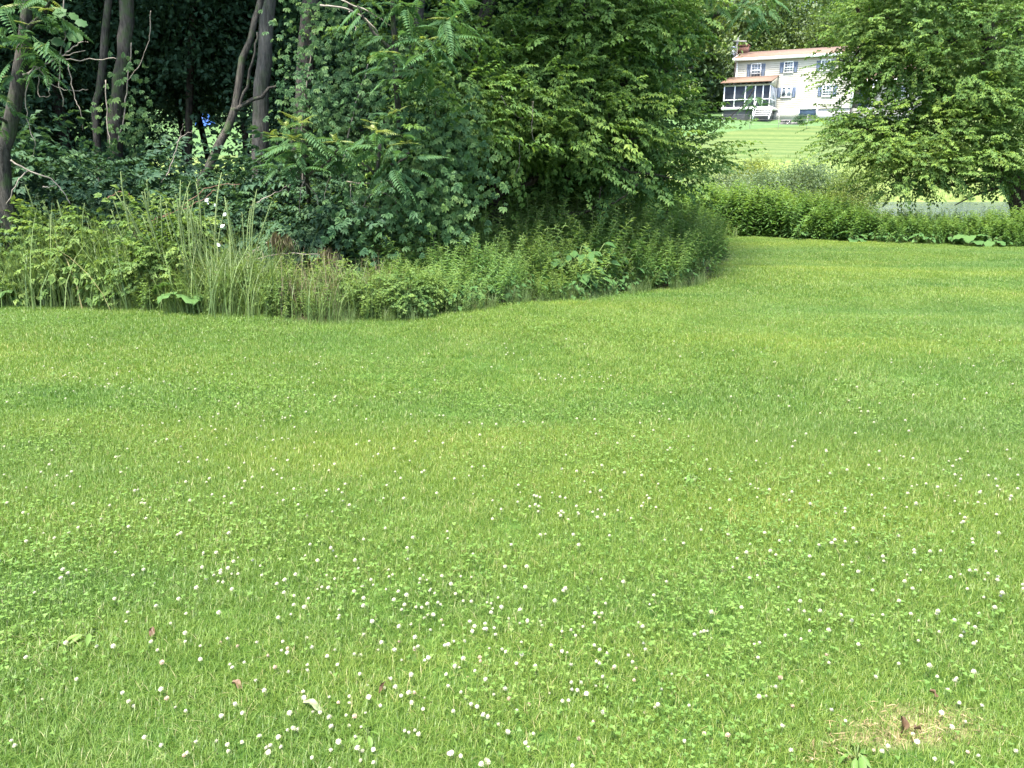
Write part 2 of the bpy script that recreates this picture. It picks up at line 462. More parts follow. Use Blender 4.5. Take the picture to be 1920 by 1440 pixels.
def basis(d, up=(0, 0, 1), s=1.):
    return frames(np.array([d], float), np.array([up], float), np.array([s]))

def spray(n=8, L=.42, leaf=.085, wd=.045, leaflets=3, droop=.35, seed=0):
    """a leafy twig along +y: alternate compound leaves drooping from it"""
    r = np.random.default_rng(seed); mb = MB(); tm = kite(1, wd / leaf, .1, .25)
    for i in range(n):
        s = (i + .6) / n; side = 1 if i % 2 else -1
        p = np.array([0, L * s, -.10 * L * s * s])
        base = norm(np.array([side * r.uniform(.5, 1.1), r.uniform(.25, .8) + s * .5, -droop * r.uniform(.1, 1.2)]))
        if i == n - 1: base = norm(np.array([0, 1, -droop]))
        q = p + base * r.uniform(.02, .06)
        for k in range(leaflets):
            a = (k - (leaflets - 1) / 2) * .75
            dd = np.array([base[0]*math.cos(a) - base[1]*math.sin(a), base[0]*math.sin(a) + base[1]*math.cos(a), base[2] - .15 * r.random()])
            up = norm(np.array([r.normal(0, .35), r.normal(0, .35), 1]))
            mb.many(tm, frames(dd[None], up[None], [leaf * r.uniform(.75, 1.2)]), q[None], [np.clip(.5 + r.normal(0, .14) + .12 * (s - .5), .1, .9)])
    return mb.tmpl()
def clump(n=12, rad=.25, leaf=.1, wd=.6, seed=0, flat=.6, droop=.3):
    r = np.random.default_rng(seed); mb = MB(); tm = kite(1, wd, .1, .2)
    p = r.normal(size=(n, 3)) * rad * .5 * np.array([1, 1, flat])
    d = r.normal(size=(n, 3)); d[:, 2] = d[:, 2] * .35 - droop
    up = r.normal(size=(n, 3)) * .45 + np.array([0, 0, 1])
    mb.many(tm, frames(d, up, leaf * r.uniform(.7, 1.25, n)), p, np.clip(.5 + r.normal(0, .16, n), .1, .9))
    return mb.tmpl()

def crown_points(blobs, spread=.42, per=9, flat=.55, shell=.45):
    """blobs: (centre, radii, clumps). Foliage in separate flattened clumps, leaving gaps; returns points, outward dirs, clump centres, clump tint"""
    Pp, D, CC, TT = [], [], [], []
    for c, r, n in blobs:
        c = np.array(c, float); r = np.array(r, float)
        u = rdirs(n); rr = (shell + (1 - shell) * rng.random(n)) ** .6
        lump = 1 + .18 * np.sin(u[:, 0] * 5 + c[0]) * np.cos(u[:, 2] * 6 + c[1])
        q = c + u * r * (rr * lump)[:, None]
        k = rng.poisson(per, n) + 2
        rep = np.repeat(np.arange(n), k)
        off = rng.normal(size=(len(rep), 3)) * spread * np.array([1, 1, flat])
        Pp.append(q[rep] + off)
        out = (q - c) / r
        d = out[rep] * np.array([1, 1, .35]) + off / spread * .45 + rng.normal(size=(len(rep), 3)) * .25 + np.array([0, 0, -.12])
        D.append(d); CC.append(q)
        TT.append((rng.normal(0, .13, n))[rep])
    return np.concatenate(Pp), np.concatenate(D), np.concatenate(CC), np.concatenate(TT)
def foliage(blobs, tmpls, size=1., spread=.42, per=9, flat=.55, shell=.45, zmin=None, jit=.25, keep=None):
    p, d, cc, tt = crown_points(blobs, spread, per, flat, shell)
    sel = np.ones(len(p), bool)
    if zmin is not None: sel &= p[:, 2] > zmin
    if keep is not None: sel &= keep(p)
    p, d, tt = p[sel], d[sel], tt[sel]
    up = np.array([0, 0, 1.]) + rng.normal(size=p.shape) * .3
    R = frames(d, up, size * rng.uniform(1 - jit, 1 + jit, len(p)))
    mb = MB(); k = rng.integers(0, len(tmpls), len(p))
    for i, tm in enumerate(tmpls):
        s = k == i
        mb.many(tm, R[s], p[s], np.clip(.5 + tt[s], .15, .85))
    return mb, cc
def twigs_to(mb, skeleton, targets, r0=.018, bend=.25, k=4):
    sk = np.asarray(skeleton)[:, :3]
    for q in targets:
        lo = sk[sk[:, 2] < q[2] + .2]
        lo = lo if len(lo) else sk
        i = np.argmin(np.linalg.norm(lo - q, axis=1) + rng.random(len(lo)) * .3)
        a = lo[i]; L = np.linalg.norm(q - a)
        m1 = a + (q - a) * .5 + np.array([0, 0, bend * L * rng.uniform(-.1, .5)]) + rng.normal(0, .05 * L, 3)
        pp = smooth_path([a, m1, q], 6, .01 * L)
        mb.tube(pp, np.linspace(r0 * min(1.6, .5 + L * .4), .004, 6), k, cap=False)
def trunk_mesh(path, wob=.012, n=16, k=9):
    pp = smooth_path(path, n)
    pts = pp[:, :3].copy(); pts[1:-1] += rng.normal(0, wob, (n - 2, 3))
    rad = pp[:, 3] * (1 + rng.normal(0, .04, n))
    mb = MB(); mb.tube(pts, rad, k)
    return mb, pts
def tp(*pts):
    """trunk path from (px, py, Y, radius)"""
    return [np.append(P(a, b, y), r) for a, b, y, r in pts]
def foot(path):
    p = path[0]; q = path[1]
    g = np.array([p[0] - (q[0]-p[0])*.05, p[1], float(terrain(p[0], p[1])) - .05, p[3] * 1.25])
    return [g] + path

ELD = [spray(9, .38, .066, .037, 3, .25, s) for s in range(6)]
RTR = [spray(9, .46, .078, .041, 3, .45, 20 + s) for s in range(6)]
DRK = [clump(15, .34, .09, .6, s) for s in range(5)]
CAN = [clump(8, .7, .30, .7, 40 + s) for s in range(4)]
FAR = [clump(9, .9, .36, .65, 60 + s) for s in range(5)]
def vine_tm(seed):
    r = np.random.default_rng(seed); mb = MB(); tm = kite(1, .5, .08, .2, .55)
    for k in range(5):
        a = (k - 2) * .62
        d = np.array([math.sin(a), math.cos(a), -.25])
        mb.many(tm, frames(d[None], np.array([[0, 0, 1.]]), [.085 * (1 - .12 * abs(k - 2))]), np.zeros((1, 3)), [.5 + r.normal(0, .05)])
    return mb.tmpl()
VIN = [vine_tm(s) for s in range(3)]

# ------------------------------------------------------------------ the woods
def plain_tree(name, label, path, bark, blobs, mat, tm, limbs=(), group=None, size=1., spread=.45, per=9, flat=.55, zmin=None, twigs=True, keep=None, shell=.45, twig_max=120):
    path = foot(path)
    base = path[0][:3]
    root = empty(name, (0, 0, 0), label, 'tree', group)
    root.location = base
    mb, sk = trunk_mesh(path); mb.V = [v - base.astype(np.float32) for v in mb.V]
    mb.build('trunk', bark, root, True)
    skel = [sk]
    for L in limbs:
        m2, s2 = trunk_mesh(L, .02, 12, 7); m2.V = [v - base.astype(np.float32) for v in m2.V]
        m2.build('limb', bark, root, True); skel.append(s2)
    if blobs:
        fb, cc = foliage(blobs, tm, size, spread, per, flat, shell, zmin, keep=keep)
        fb.V = [v - base.astype(np.float32) for v in fb.V]
        fb.build('crown', mat, root)['kind'] = 'stuff'
        if twigs:
            tb = MB(); tg = cc if len(cc) < twig_max else cc[rng.choice(len(cc), twig_max, False)]
            twigs_to(tb, np.concatenate(skel), tg); tb.V = [v - base.astype(np.float32) for v in tb.V]
            tb.build('twigs', bark, root)['kind'] = 'stuff'
    return root

# T2, T3 : thin and thicker trunk at the left
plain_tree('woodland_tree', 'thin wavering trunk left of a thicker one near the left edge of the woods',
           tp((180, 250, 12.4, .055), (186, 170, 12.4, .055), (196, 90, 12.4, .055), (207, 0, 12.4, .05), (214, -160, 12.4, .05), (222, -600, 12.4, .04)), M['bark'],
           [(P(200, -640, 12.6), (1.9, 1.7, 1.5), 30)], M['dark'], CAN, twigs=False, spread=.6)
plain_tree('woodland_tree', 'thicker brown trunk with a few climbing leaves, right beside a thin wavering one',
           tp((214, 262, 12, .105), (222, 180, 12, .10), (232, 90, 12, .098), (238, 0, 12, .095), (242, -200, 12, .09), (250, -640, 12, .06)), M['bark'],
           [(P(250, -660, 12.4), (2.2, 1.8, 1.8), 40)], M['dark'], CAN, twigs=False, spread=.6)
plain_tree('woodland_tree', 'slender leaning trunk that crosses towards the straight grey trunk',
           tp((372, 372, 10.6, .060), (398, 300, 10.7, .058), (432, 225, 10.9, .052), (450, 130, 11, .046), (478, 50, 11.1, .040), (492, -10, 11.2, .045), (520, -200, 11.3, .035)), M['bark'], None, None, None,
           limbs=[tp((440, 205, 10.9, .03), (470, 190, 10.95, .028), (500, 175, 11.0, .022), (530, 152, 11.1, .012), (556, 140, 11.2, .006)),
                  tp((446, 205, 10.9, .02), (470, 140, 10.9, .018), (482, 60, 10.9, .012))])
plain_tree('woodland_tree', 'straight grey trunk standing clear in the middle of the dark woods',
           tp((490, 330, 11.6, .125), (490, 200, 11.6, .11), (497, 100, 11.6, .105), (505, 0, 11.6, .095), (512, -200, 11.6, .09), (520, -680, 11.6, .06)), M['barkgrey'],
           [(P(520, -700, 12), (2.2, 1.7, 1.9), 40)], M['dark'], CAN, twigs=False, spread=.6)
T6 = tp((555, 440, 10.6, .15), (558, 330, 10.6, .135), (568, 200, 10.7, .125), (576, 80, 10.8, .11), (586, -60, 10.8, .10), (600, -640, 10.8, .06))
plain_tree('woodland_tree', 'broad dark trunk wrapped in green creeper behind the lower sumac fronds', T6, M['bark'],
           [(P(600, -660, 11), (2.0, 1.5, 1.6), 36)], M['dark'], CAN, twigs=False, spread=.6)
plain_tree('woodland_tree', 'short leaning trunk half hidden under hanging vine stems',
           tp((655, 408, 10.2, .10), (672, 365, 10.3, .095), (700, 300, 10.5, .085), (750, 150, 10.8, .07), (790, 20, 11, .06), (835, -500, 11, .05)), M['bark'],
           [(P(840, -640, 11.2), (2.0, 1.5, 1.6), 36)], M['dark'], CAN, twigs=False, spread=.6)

# box elder at the right end of the woods
eb = []
def EB(px, py, Y, rx, ry, rz, n): eb.append((P(px, py, Y), (rx, ry, rz), n))
EB(990, 190, 11.6, .8, .8, .6, 28); EB(1100, 130, 12, .85, .9, .55, 30); EB(1070, 235, 11.4, .65, .7, .42, 22)
EB(1145, 185, 12.2, .6, .8, .45, 24); EB(1225, 252, 12.6, .42, .7, .36, 18); EB(1170, 285, 12.1, .6, .6, .25, 14)
EB(1060, 40, 12.2, 1.1, 1.0, .6, 36); EB(1150, 50, 12.6, .75, .9, .45, 24); EB(1235, 10, 12.8, .4, .6, .25, 10)
EB(920, 90, 11.5, .55, .7, .6, 20); EB(895, 215, 10.7, .4, .5, .5, 16); EB(985, 300, 12.2, .5, .7, .35, 8); EB(1205, 40, 13.0, .35, .6, .22, 8); EB(1170, 110, 12.6, .4, .6, .3, 9); EB(1150, 330, 12.4, .5, .5, .18, 9); EB(1060, 345, 12.3, .45, .5, .2, 9); EB(990, 370, 12.2, .35, .4, .25, 8); EB(1240, 325, 12.8, .4, .5, .18, 8)
EB(850, 165, 10.3, .35, .4, .3, 12); EB(845, 255, 9.8, .3, .3, .25, 8); EB(960, 255, 11, .45, .5, .3, 12); EB(790, 60, 10.6, .5, .5, .3, 10)
EB(1275, 290, 13.0, .35, .5, .25, 9); EB(1215, 205, 12.4, .3, .4, .25, 8)
EB(1040, -150, 12.4, 1.4, 1.2, .7, 24); EB(1180, -90, 12.6, .8, 1.0, .5, 12)
plain_tree('box_elder_tree', 'wide leafy box elder spreading over the right end of the thicket',
           tp((925, 450, 11.8, .15), (935, 360, 11.8, .14), (905, 200, 12, .125), (895, 90, 12.1, .11), (918, 0, 12.2, .10), (960, -200, 12.4, .07)), M['barkdark'],
           eb, M['elder'], ELD,
           limbs=[tp((935, 370, 11.8, .07), (985, 345, 11.8, .06), (1060, 315, 11.7, .045), (1110, 298, 11.7, .035), (1180, 318, 11.7, .02), (1260, 335, 11.8, .01)),
                  tp((1085, 306, 11.7, .02), (1130, 280, 11.7, .018), (1180, 262, 11.8, .01)),
                  tp((905, 230, 12, .075), (990, 210, 12, .06), (1100, 190, 12.1, .045), (1190, 150, 12.3, .03), (1275, 118, 12.5, .012)),
                  tp((900, 110, 12.1, .07), (990, 60, 12.2, .055), (1110, 30, 12.3, .04), (1250, 5, 12.6, .025)),
                  tp((930, 400, 11.8, .05), (960, 350, 12, .045), (1050, 330, 12.2, .03), (1230, 345, 12.6, .012)),
                  tp((1180, 172, 12.2, .02), (1240, 130, 12.3, .018), (1300, 125, 12.4, .01)),
                  tp((1000, 205, 12, .035), (1090, 235, 12, .028), (1230, 225, 12.2, .014))],
           spread=.27, per=8, flat=.6, twig_max=240)

# dark filler trees deep inside
def dark_proto(i, low=True):
    root = empty('woodland_tree', (0, 0, 0), 'dark shaded tree deep inside the woods', 'tree', 'dark trees deep inside the woods')
    h = 4.5 + i * .6
    mb, sk = trunk_mesh([np.array([0, 0, -.1, .14 if low else .07]), np.array([.1, 0, 2, .12 if low else .065]), np.array([.25 * (i - 1), .1, h, .09 if low else .06]), np.array([.3 * (i - 1), 0, h + 4, .05])])
    mb.build('trunk', M['barkdark'], root, True)
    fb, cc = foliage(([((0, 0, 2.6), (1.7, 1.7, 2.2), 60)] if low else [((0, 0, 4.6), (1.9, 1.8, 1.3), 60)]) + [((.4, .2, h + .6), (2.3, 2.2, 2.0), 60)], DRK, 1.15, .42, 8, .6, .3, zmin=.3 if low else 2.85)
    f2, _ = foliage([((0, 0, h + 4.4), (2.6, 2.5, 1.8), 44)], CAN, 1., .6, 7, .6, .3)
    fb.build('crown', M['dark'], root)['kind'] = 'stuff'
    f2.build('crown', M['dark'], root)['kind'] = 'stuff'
    return root
dpro = [dark_proto(i) for i in range(4)]
high = dark_proto(4, False); high.location = (-6.3, 15.4, float(terrain(-6.3, 15.4)))
for x, y in ((-7.0, 18.8), (-5.6, 16.8), (-8.6, 21.2)): copy_tree(high, (x, y, float(terrain(x, y))), x * 3.1, 1.0)
dspots = [(-10.5, 14), (-8.6, 15.4), (-3.4, 15.0), (-2.4, 13.8), (-.9, 14.4), (.9, 14.8), (-12.5, 16), (-10, 18.2),
          (-2.2, 18), (.2, 18.2), (-14.5, 14.5), (-11.5, 20.5), (-4.4, 18.4), (-3.5, 21), (-1, 21.5), (-5.6, 23.4), (-13, 11.8), (-15.5, 18), (1.8, 17.2), (-9.4, 12.3), (-11.8, 24)]
for i, (x, y) in enumerate(dspots):
    z = float(terrain(x, y))
    if i < 4:
        dpro[i].location = (x, y, z); dpro[i].rotation_euler.z = i * 1.3
    else:
        copy_tree(dpro[i % 4], (x, y, z), i * 2.1, .9 + .25 * random.random())

# creepers
def creeper(label, blobs, path, stems=(), mat='vine', size=.85, spread=.22, per=16):
    root = empty('creeper_vine', tuple(path[0]), label, 'vine'); b = np.array(path[0], np.float32)
    p, d, cc, tt = crown_points(blobs, spread, per, .9, .6)
    d = rng.normal(size=p.shape) * np.array([1, .5, .3]) + np.array([0, -.5, -.7])
    up = rng.normal(size=p.shape) * .4 + np.array([0, -.7, .9])
    R = frames(d, up, size * rng.uniform(.5, 1.45, len(p)))
    mb = MB(); k = rng.integers(0, 3, len(p))
    for i in range(3): mb.many(VIN[i], R[k == i], p[k == i] - b, np.clip(.5 + 1.5 * tt[k == i] + rng.normal(0, .15, (k == i).sum()), .02, .98))
    mb.build('foliage', M[mat], root)['kind'] = 'stuff'
    for s in [path] + list(stems):
        m2 = MB(); pp = smooth_path(s, 14, .012); m2.tube(pp - b, np.linspace(.014, .006, 14), 5)
        m2.build('stem', M['twig'], root, True)
    return root
creeper('broad mass of five-leaved creeper climbing the trunk between the two sumac clumps',
        [(P(612, 120, 10.4), (.45, .4, .55), 26), (P(670, 175, 10.2), (.6, .4, .5), 32), (P(640, 50, 10.5), (.55, .4, .4), 22), (P(750, 150, 10.2), (.45, .4, .45), 20), (P(700, 260, 10.2), (.65, .4, .35), 24), (P(590, 200, 10.3), (.2, .25, .4), 12)],
        [P(565, 380, 10.45), P(570, 200, 10.5), P(590, 60, 10.6)], [[P(640, 330, 10.2), P(660, 220, 10.1), P(690, 120, 10.1)]], size=.72, per=12)
creeper('tall leafy column of creeper beside the dark hollow under the box elder',
        [(P(820, 240, 9.9), (.36, .3, .4), 26), (P(815, 310, 9.7), (.36, .28, .45), 30), (P(820, 390, 9.5), (.33, .28, .4), 28), (P(850, 330, 9.6), (.18, .2, .6), 16)],
        [P(812, 470, 9.8), P(820, 330, 9.9), P(815, 200, 10)])
creeper('few creeper leaves climbing the thicker brown trunk at the left',
        [(P(240, 180, 11.8), (.12, .1, .9), 10), (P(235, 235, 11.8), (.25, .15, .4), 12)], [P(222, 265, 11.85), P(236, 180, 11.85), P(246, 80, 11.85)], per=7)
creeper('ragged creeper trailing low over vine stems between the leaning trunk and the leafy column',
        [(P(720, 420, 9.2), (.5, .35, .25), 22), (P(770, 350, 9.6), (.25, .25, .4), 14), (P(700, 340, 9.9), (.4, .3, .25), 16)], [P(735, 470, 9.3), P(720, 400, 9.4), P(745, 330, 9.6)], per=12)

# grape vine leaves at the upper left, each leaf apart
gv = empty('grape_vine', tuple(P(118, 200, 9.4)), 'few large round grape leaves hanging beside the upper left sumac', 'vine')
def lobed(L):
    n = 14; V = [(0, .35 * L, .03 * L)]; T = []
    for i in range(n):
        a = -math.pi/2 + 2 * math.pi * (i + .5) / n
        r = L * (.42 + .10 * (i % 2)) * (1 if 1 < i < n - 2 else .9)
        V.append((r * math.cos(a), .38 * L + r * math.sin(a), -.06 * L * (abs(math.cos(a)))))
    T = [(0, i + 1, (i + 1) % n + 1) for i in range(n)]
    return one(V, T)
gm = MB(); gm.many(lobed(.16), np.eye(3)[None], np.zeros((1, 3)), [.55]); gme = gm.mesh('leaf', M['vine'])
b0 = P(118, 200, 9.4)
for q, (px, py) in enumerate([(137, 24), (124, 40), (134, 58), (146, 52), (145, 62), (110, 70), (96, 30), (104, 52), (150, 36), (112, 14), (128, 78)]):
    o = bpy.data.objects.new('leaf', gme); C.objects.link(o); o.parent = gv
    o.location = P(px, py, 9.3 + .1 * random.random()) - b0
    o.rotation_euler = (random.uniform(-1.5, -.7), random.uniform(-.4, .4), random.uniform(2.4, 4.0)); o.scale = [random.uniform(.7, 1.1)] * 3
m2 = MB(); m2.tube(smooth_path([P(118, 200, 9.4), P(112, 120, 9.4), P(122, 40, 9.4), P(118, -40, 9.4)], 12, .01) - b0, .007, 5); m2.build('stem', M['twig'], gv)

# sumacs : every frond a part
def frond(seed, L=.46, pairs=11, mi=0, wl=.36):
    r = np.random.default_rng(seed); mb = MB(); tm = kite(1, wl, .08, .12, .4)
    ys = np.linspace(0, 1, 9)
    rc = np.stack([0.03 * np.sin(ys * 3 + seed), ys * L, -.34 * L * ys ** 2 + .06 * L * ys], 1)
    mb.tube(rc, np.linspace(.005, .0015, 9), 3, tint=.75)
    for i in range(pairs):
        s = .22 + .76 * i / (pairs - 1)
        p = np.array([np.interp(s, ys, rc[:, j]) for j in range(3)])
        l = L * .25 * math.sin(math.pi * (.22 + .70 * (s ** .9))) * r.uniform(.9, 1.1)
        for sd in (-1, 1):
            d = np.array([sd, .38 + .3 * s, -.30 + r.normal(0, .1) - .2 * s])
            mb.many(tm, frames(d[None], np.array([[sd * .25, -.1, 1.]]), [l]), p[None], [np.clip(.5 + r.normal(0, .1), .2, .8)])
    d = np.array([[0, 1, -.6]]); mb.many(tm, frames(d, np.array([[0, 0, 1.]]), [L * .15]), rc[-1:], [.5])
    return mb
FRM = [frond(s).mesh('frond', M['sumac']) for s in range(5)]
YNG = [frond(30 + s, .20, 8, wl=.34).mesh('frond', M['sumac_tip']) for s in range(3)]
def sumac(label, stems, heads, bark='bark', rs=.022, group=None):
    """stems: paths; heads: (px, py, Y, fronds, size, yellow fronds) rosettes at branch tips"""
    b = stems[0][0][:3]
    root = empty('sumac_tree', tuple(b), label, 'tree', group)
    for s in stems:
        mb, _ = trunk_mesh(s, .008, 12, 8); mb.V = [v - b.astype(np.float32) for v in mb.V]; mb.build('trunk' if s is stems[0] else 'stem', M[bark], root, True)
    for (px, py, Y, n, sz, ny) in heads:
        c = P(px, py, Y)
        for i in range(n):
            a = 2 * math.pi * (i + random.random() * .6) / n
            o = bpy.data.objects.new('frond', random.choice(FRM)); C.objects.link(o); o.parent = root
            o.location = c - b + np.array([math.cos(a) * .03, math.sin(a) * .03, random.uniform(-.26, .10)])
            o.rotation_euler = (random.uniform(-.75, .4), random.uniform(-.6, .6), a - math.pi / 2 + random.uniform(-.3, .3))
            o.scale = [sz * .88 * random.uniform(.6, 1.2)] * 3
        for i in range(ny):
            a = 2 * math.pi * (i + random.random() * .6) / ny
            o = bpy.data.objects.new('frond', random.choice(YNG)); C.objects.link(o); o.parent = root
            o['label'] = 'yellow-green young frond'
            o.location = c - b + np.array([0, -.05, .06])
            o.rotation_euler = (random.uniform(.0, .8), random.uniform(-.3, .3), a - math.pi / 2)
            o.scale = [sz * random.uniform(.8, 1.25)] * 3
    return root
sumac('leaning sumac trunk at the far left edge with yellow-tipped fronds hanging over it',
      [foot(tp((2, 325, 9.4, .085), (20, 240, 9.4, .08), (36, 140, 9.4, .075), (48, 60, 9.4, .06), (52, -60, 9.4, .05)))] +
      [tp((48, 60, 9.4, .03), (85, 20, 9.1, .02), (98, -6, 9, .01)), tp((20, 240, 9.4, .02), (-20, 200, 9.1, .015), (-30, 165, 9, .01))],
      [(62, 60, 9, 9, 1., 2), (90, 10, 9, 9, 1., 2), (40, -20, 9.1, 9, 1., 1), (10, 30, 9.0, 8, 1., 1), (30, 105, 9.0, 6, .85, 2), (75, 105, 9.0, 4, .7, 2), (-10, 165, 8.9, 5, .8, 3), (0, 200, 8.9, 4, .7, 3), (92, 30, 8.9, 3, .7, 4)])
sumac('upper sumac clump with long drooping fronds above the creeper mass',
      [foot(tp((745, 430, 10.6, .045), (750, 300, 10.2, .04), (742, 170, 9.4, .035), (740, 60, 9.3, .03), (735, -40, 9.2, .02)))] +
      [tp((742, 150, 9.4, .025), (790, 110, 9.2, .015), (830, 60, 9.1, .01)), tp((741, 100, 9.3, .025), (700, 60, 9.2, .018), (670, 10, 9.1, .01))],
      [(735, 80, 9.1, 10, 1.05, 1), (800, 90, 9.0, 10, 1.1, 3), (760, 20, 9.1, 10, 1.1, 0), (690, 0, 9.1, 9, 1.0, 0), (840, 50, 9.0, 9, 1.05, 2), (730, 110, 9.0, 7, .9, 3), (800, -30, 9.1, 9, 1.1, 0), (860, 0, 9.1, 6, .9, 1)])
sumac('lower left sumac rosette with yellow tips in front of the broad dark trunk',
      [foot(tp((575, 430, 10.3, .03), (580, 380, 10.0, .026), (572, 320, 9.1, .025), (566, 255, 9.0, .02)))] +
      [tp((572, 320, 9.1, .018), (530, 285, 9, .012), (520, 268, 8.9, .008)), tp((574, 330, 9.1, .018), (620, 300, 9, .012), (632, 280, 8.9, .008))],
      [(568, 240, 8.9, 12, .95, 5), (525, 268, 8.9, 10, .85, 4), (560, 272, 8.8, 10, .85, 5), (634, 278, 8.9, 9, .85, 4), (600, 255, 9.0, 9, .9, 0), (545, 250, 8.9, 7, .8, 3), (615, 300, 9.0, 6, .8, 0)])
sumac('lower right sumac rosette with yellow tips beside the leafy creeper column',
      [foot(tp((690, 430, 10.3, .03), (700, 380, 10.0, .026), (708, 330, 9.1, .025), (712, 270, 9.0, .02)))] +
      [tp((708, 320, 9.1, .018), (755, 300, 9, .012), (765, 285, 8.9, .008)), tp((706, 330, 9.1, .018), (672, 300, 9, .01))],
      [(712, 258, 8.9, 12, .95, 7), (745, 222, 9.0, 9, .8, 5), (764, 280, 8.9, 9, .85, 5), (680, 285, 9.0, 9, .9, 0), (735, 305, 8.9, 10, .9, 0), (690, 240, 9.0, 5, .7, 2), (720, 335, 9.1, 6, .8, 0)])
sumac('pinnate-leaved branch hanging in front of the far house roof at the top',
      [foot(tp((1120, 430, 13.4, .05), (1200, 200, 13.4, .045), (1300, 60, 13.4, .04), (1380, 10, 13.2, .03), (1440, -20, 13.1, .015)))],
      [(1405, -5, 13, 9, 1.1, 0), (1440, -8, 13, 9, 1.0, 0), (1395, 0, 13, 6, .9, 0), (1425, 25, 13, 5, .8, 0), (1350, -10, 13.1, 8, 1.1, 0), (1310, 40, 13.1, 8, 1.0, 0), (1275, 75, 13.1, 7, .9, 0), (1300, 62, 13.2, 4, .8, 0)])
sumac('young sumac shoot with drooping fronds in front of the far porch',
      [foot(tp((1240, 440, 14.4, .014), (1270, 340, 14.3, .012), (1325, 262, 14.2, .010), (1395, 195, 14.1, .008), (1415, 165, 14, .01)))],
      [(1414, 168, 14, 7, .85, 0), (1402, 195, 14, 4, .6, 0)])

# understory shrubs, dark leafy mounds behind the weeds
def shrub_proto(name, label, cat, group, blobs, tm, mat, size=1., spread=.25, per=10, bark='twig', zmin=.03):
    root = empty(name, (0, 0, 0), label, cat, group)
    fb, cc = foliage(blobs, tm, size, spread, per, .6, .35, zmin)
    fb.build('foliage', mat, root)['kind'] = 'stuff'
    tb = MB(); sk = np.array([[0, 0, 0], [.04, 0, .2], [-.05, .05, .35]])
    twigs_to(tb, sk, cc[rng.choice(len(cc), min(len(cc), 26), False)], .010)
    tb.build('stems', M[bark], root)['kind'] = 'stuff'
    return root
SHT = [spray(7, .30, .075, .045, 3, .35, 70 + s) for s in range(4)]
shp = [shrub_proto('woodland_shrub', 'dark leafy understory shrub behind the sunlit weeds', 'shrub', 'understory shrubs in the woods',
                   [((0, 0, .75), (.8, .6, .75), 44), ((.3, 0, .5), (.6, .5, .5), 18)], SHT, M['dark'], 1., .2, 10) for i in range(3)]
k = 0
for row, (Y0, step, h) in enumerate([(10.0, 1.05, 1.0), (10.9, 1.1, 1.25), (12.0, 1.2, 1.5)]):
    x = -9.2 - row * 1.2
    while x < -1.3:
        y = Y0 + random.uniform(-.25, .25)
        s = h * random.uniform(.8, 1.15) * (.80 if abs(x + .388 * y) < .8 else .97)
        z = float(terrain(x, y))
        if k < 3: shp[k].location = (x, y, z); shp[k].scale = (s,) * 3
        else: copy_tree(shp[k % 3], (x, y, z), random.random() * 6.28, s)
        k += 1; x += step * random.uniform(.8, 1.2)

# ------------------------------------------------------------------ weeds along the edge
def along_edge(s):
    seg = np.linalg.norm(np.diff(EDGE, axis=0), axis=1); cum = np.concatenate([[0], np.cumsum(seg)])
    i = min(np.searchsorted(cum, s, 'right') - 1, len(seg) - 1); f = (s - cum[i]) / seg[i]
    p = EDGE[i] * (1 - f) + EDGE[i + 1] * f; d = (EDGE[i + 1] - EDGE[i]) / seg[i]
    return p, np.array([-d[1], d[0]])
cumE = np.concatenate([[0], np.cumsum(np.linalg.norm(np.diff(EDGE, axis=0), axis=1))])
def s_at(px): return float(np.interp(px, [e[0] for e in EDGE_PX[:-2]], cumE[:-2]))
def edge_pt(px, back):
    p, n = along_edge(s_at(px)); q = p + n * back
    return np.array([q[0], q[1], float(terrain(q[0], q[1]))])

def herb(seed, H=1.15, n=46, leaf=.10, wd=.18, lean=.12, start=.12, stems=1, rad=.12):
    r = np.random.default_rng(seed); mb = MB()
    for q in range(stems):
        herb_stem(mb, r, H * (1 - .12 * (q % 3)), n, leaf, wd, lean, start, r.normal(0, rad, 2) if q else np.zeros(2))
    return mb
def herb_stem(mb, r, H, n, leaf, wd, lean, start, off):
    tm = kite(1, wd, .06, .28, .38)
    zs = np.linspace(0, 1, 7); ln = r.normal(0, lean, 2)
    st = np.stack([off[0] + (ln[0] + off[0]) * zs ** 2 * H, off[1] + (ln[1] + off[1]) * zs ** 2 * H, zs * H], 1)
    mb.tube(st, np.linspace(.005, .002, 7), 3, mi=1)
    for i in range(n):
        s = start + (1 - start) * (i + .5) / n; a = i * 2.4 + r.normal(0, .3)
        p = np.array([np.interp(s, zs, st[:, j]) for j in range(3)])
        el = .15 + 1.0 * max(0, s - .6) + r.normal(0, .15)
        d = np.array([math.cos(a) * math.cos(el), math.sin(a) * math.cos(el), math.sin(el)])
        l = leaf * (1.1 - .55 * max(0, s - .55) / .45) * r.uniform(.75, 1.2)
        mb.many(tm, frames(d[None], np.array([[r.normal(0, .2), r.normal(0, .2), 1.]]), [l]), p[None], [np.clip(.32 + .42 * s ** 2 + r.normal(0, .09), .05, .9)])
def scatter_copies(protos, spots, grow=(.85, 1.15), tilt=.08):
    out = []
    for i, p in enumerate(spots):
        s = random.uniform(*grow) * (p[3] if len(p) > 3 else 1)
        k = i % len(protos)
        if i < len(protos):
            o = protos[i]; o.location = p[:3]; o.scale = (s,) * 3; o.rotation_euler = (random.gauss(0, tilt), random.gauss(0, tilt), random.random() * 6.28)
        else:
            o = copy_of(protos[k], p[:3], random.random() * 6.28, s, random.gauss(0, tilt), random.gauss(0, tilt))
        out.append(o)
    return out
gp = [tag(herb(100 + i, 1.05 + .05 * i, 50, .125, .20, stems=5, rad=.15).build('goldenrod_plant', [M['golden'], M['stem']]),
          'leafy green goldenrod plant in the dense stand below the box elder', 'plant', 'goldenrod plants at the edge of the thicket') for i in range(5)]
spots = []
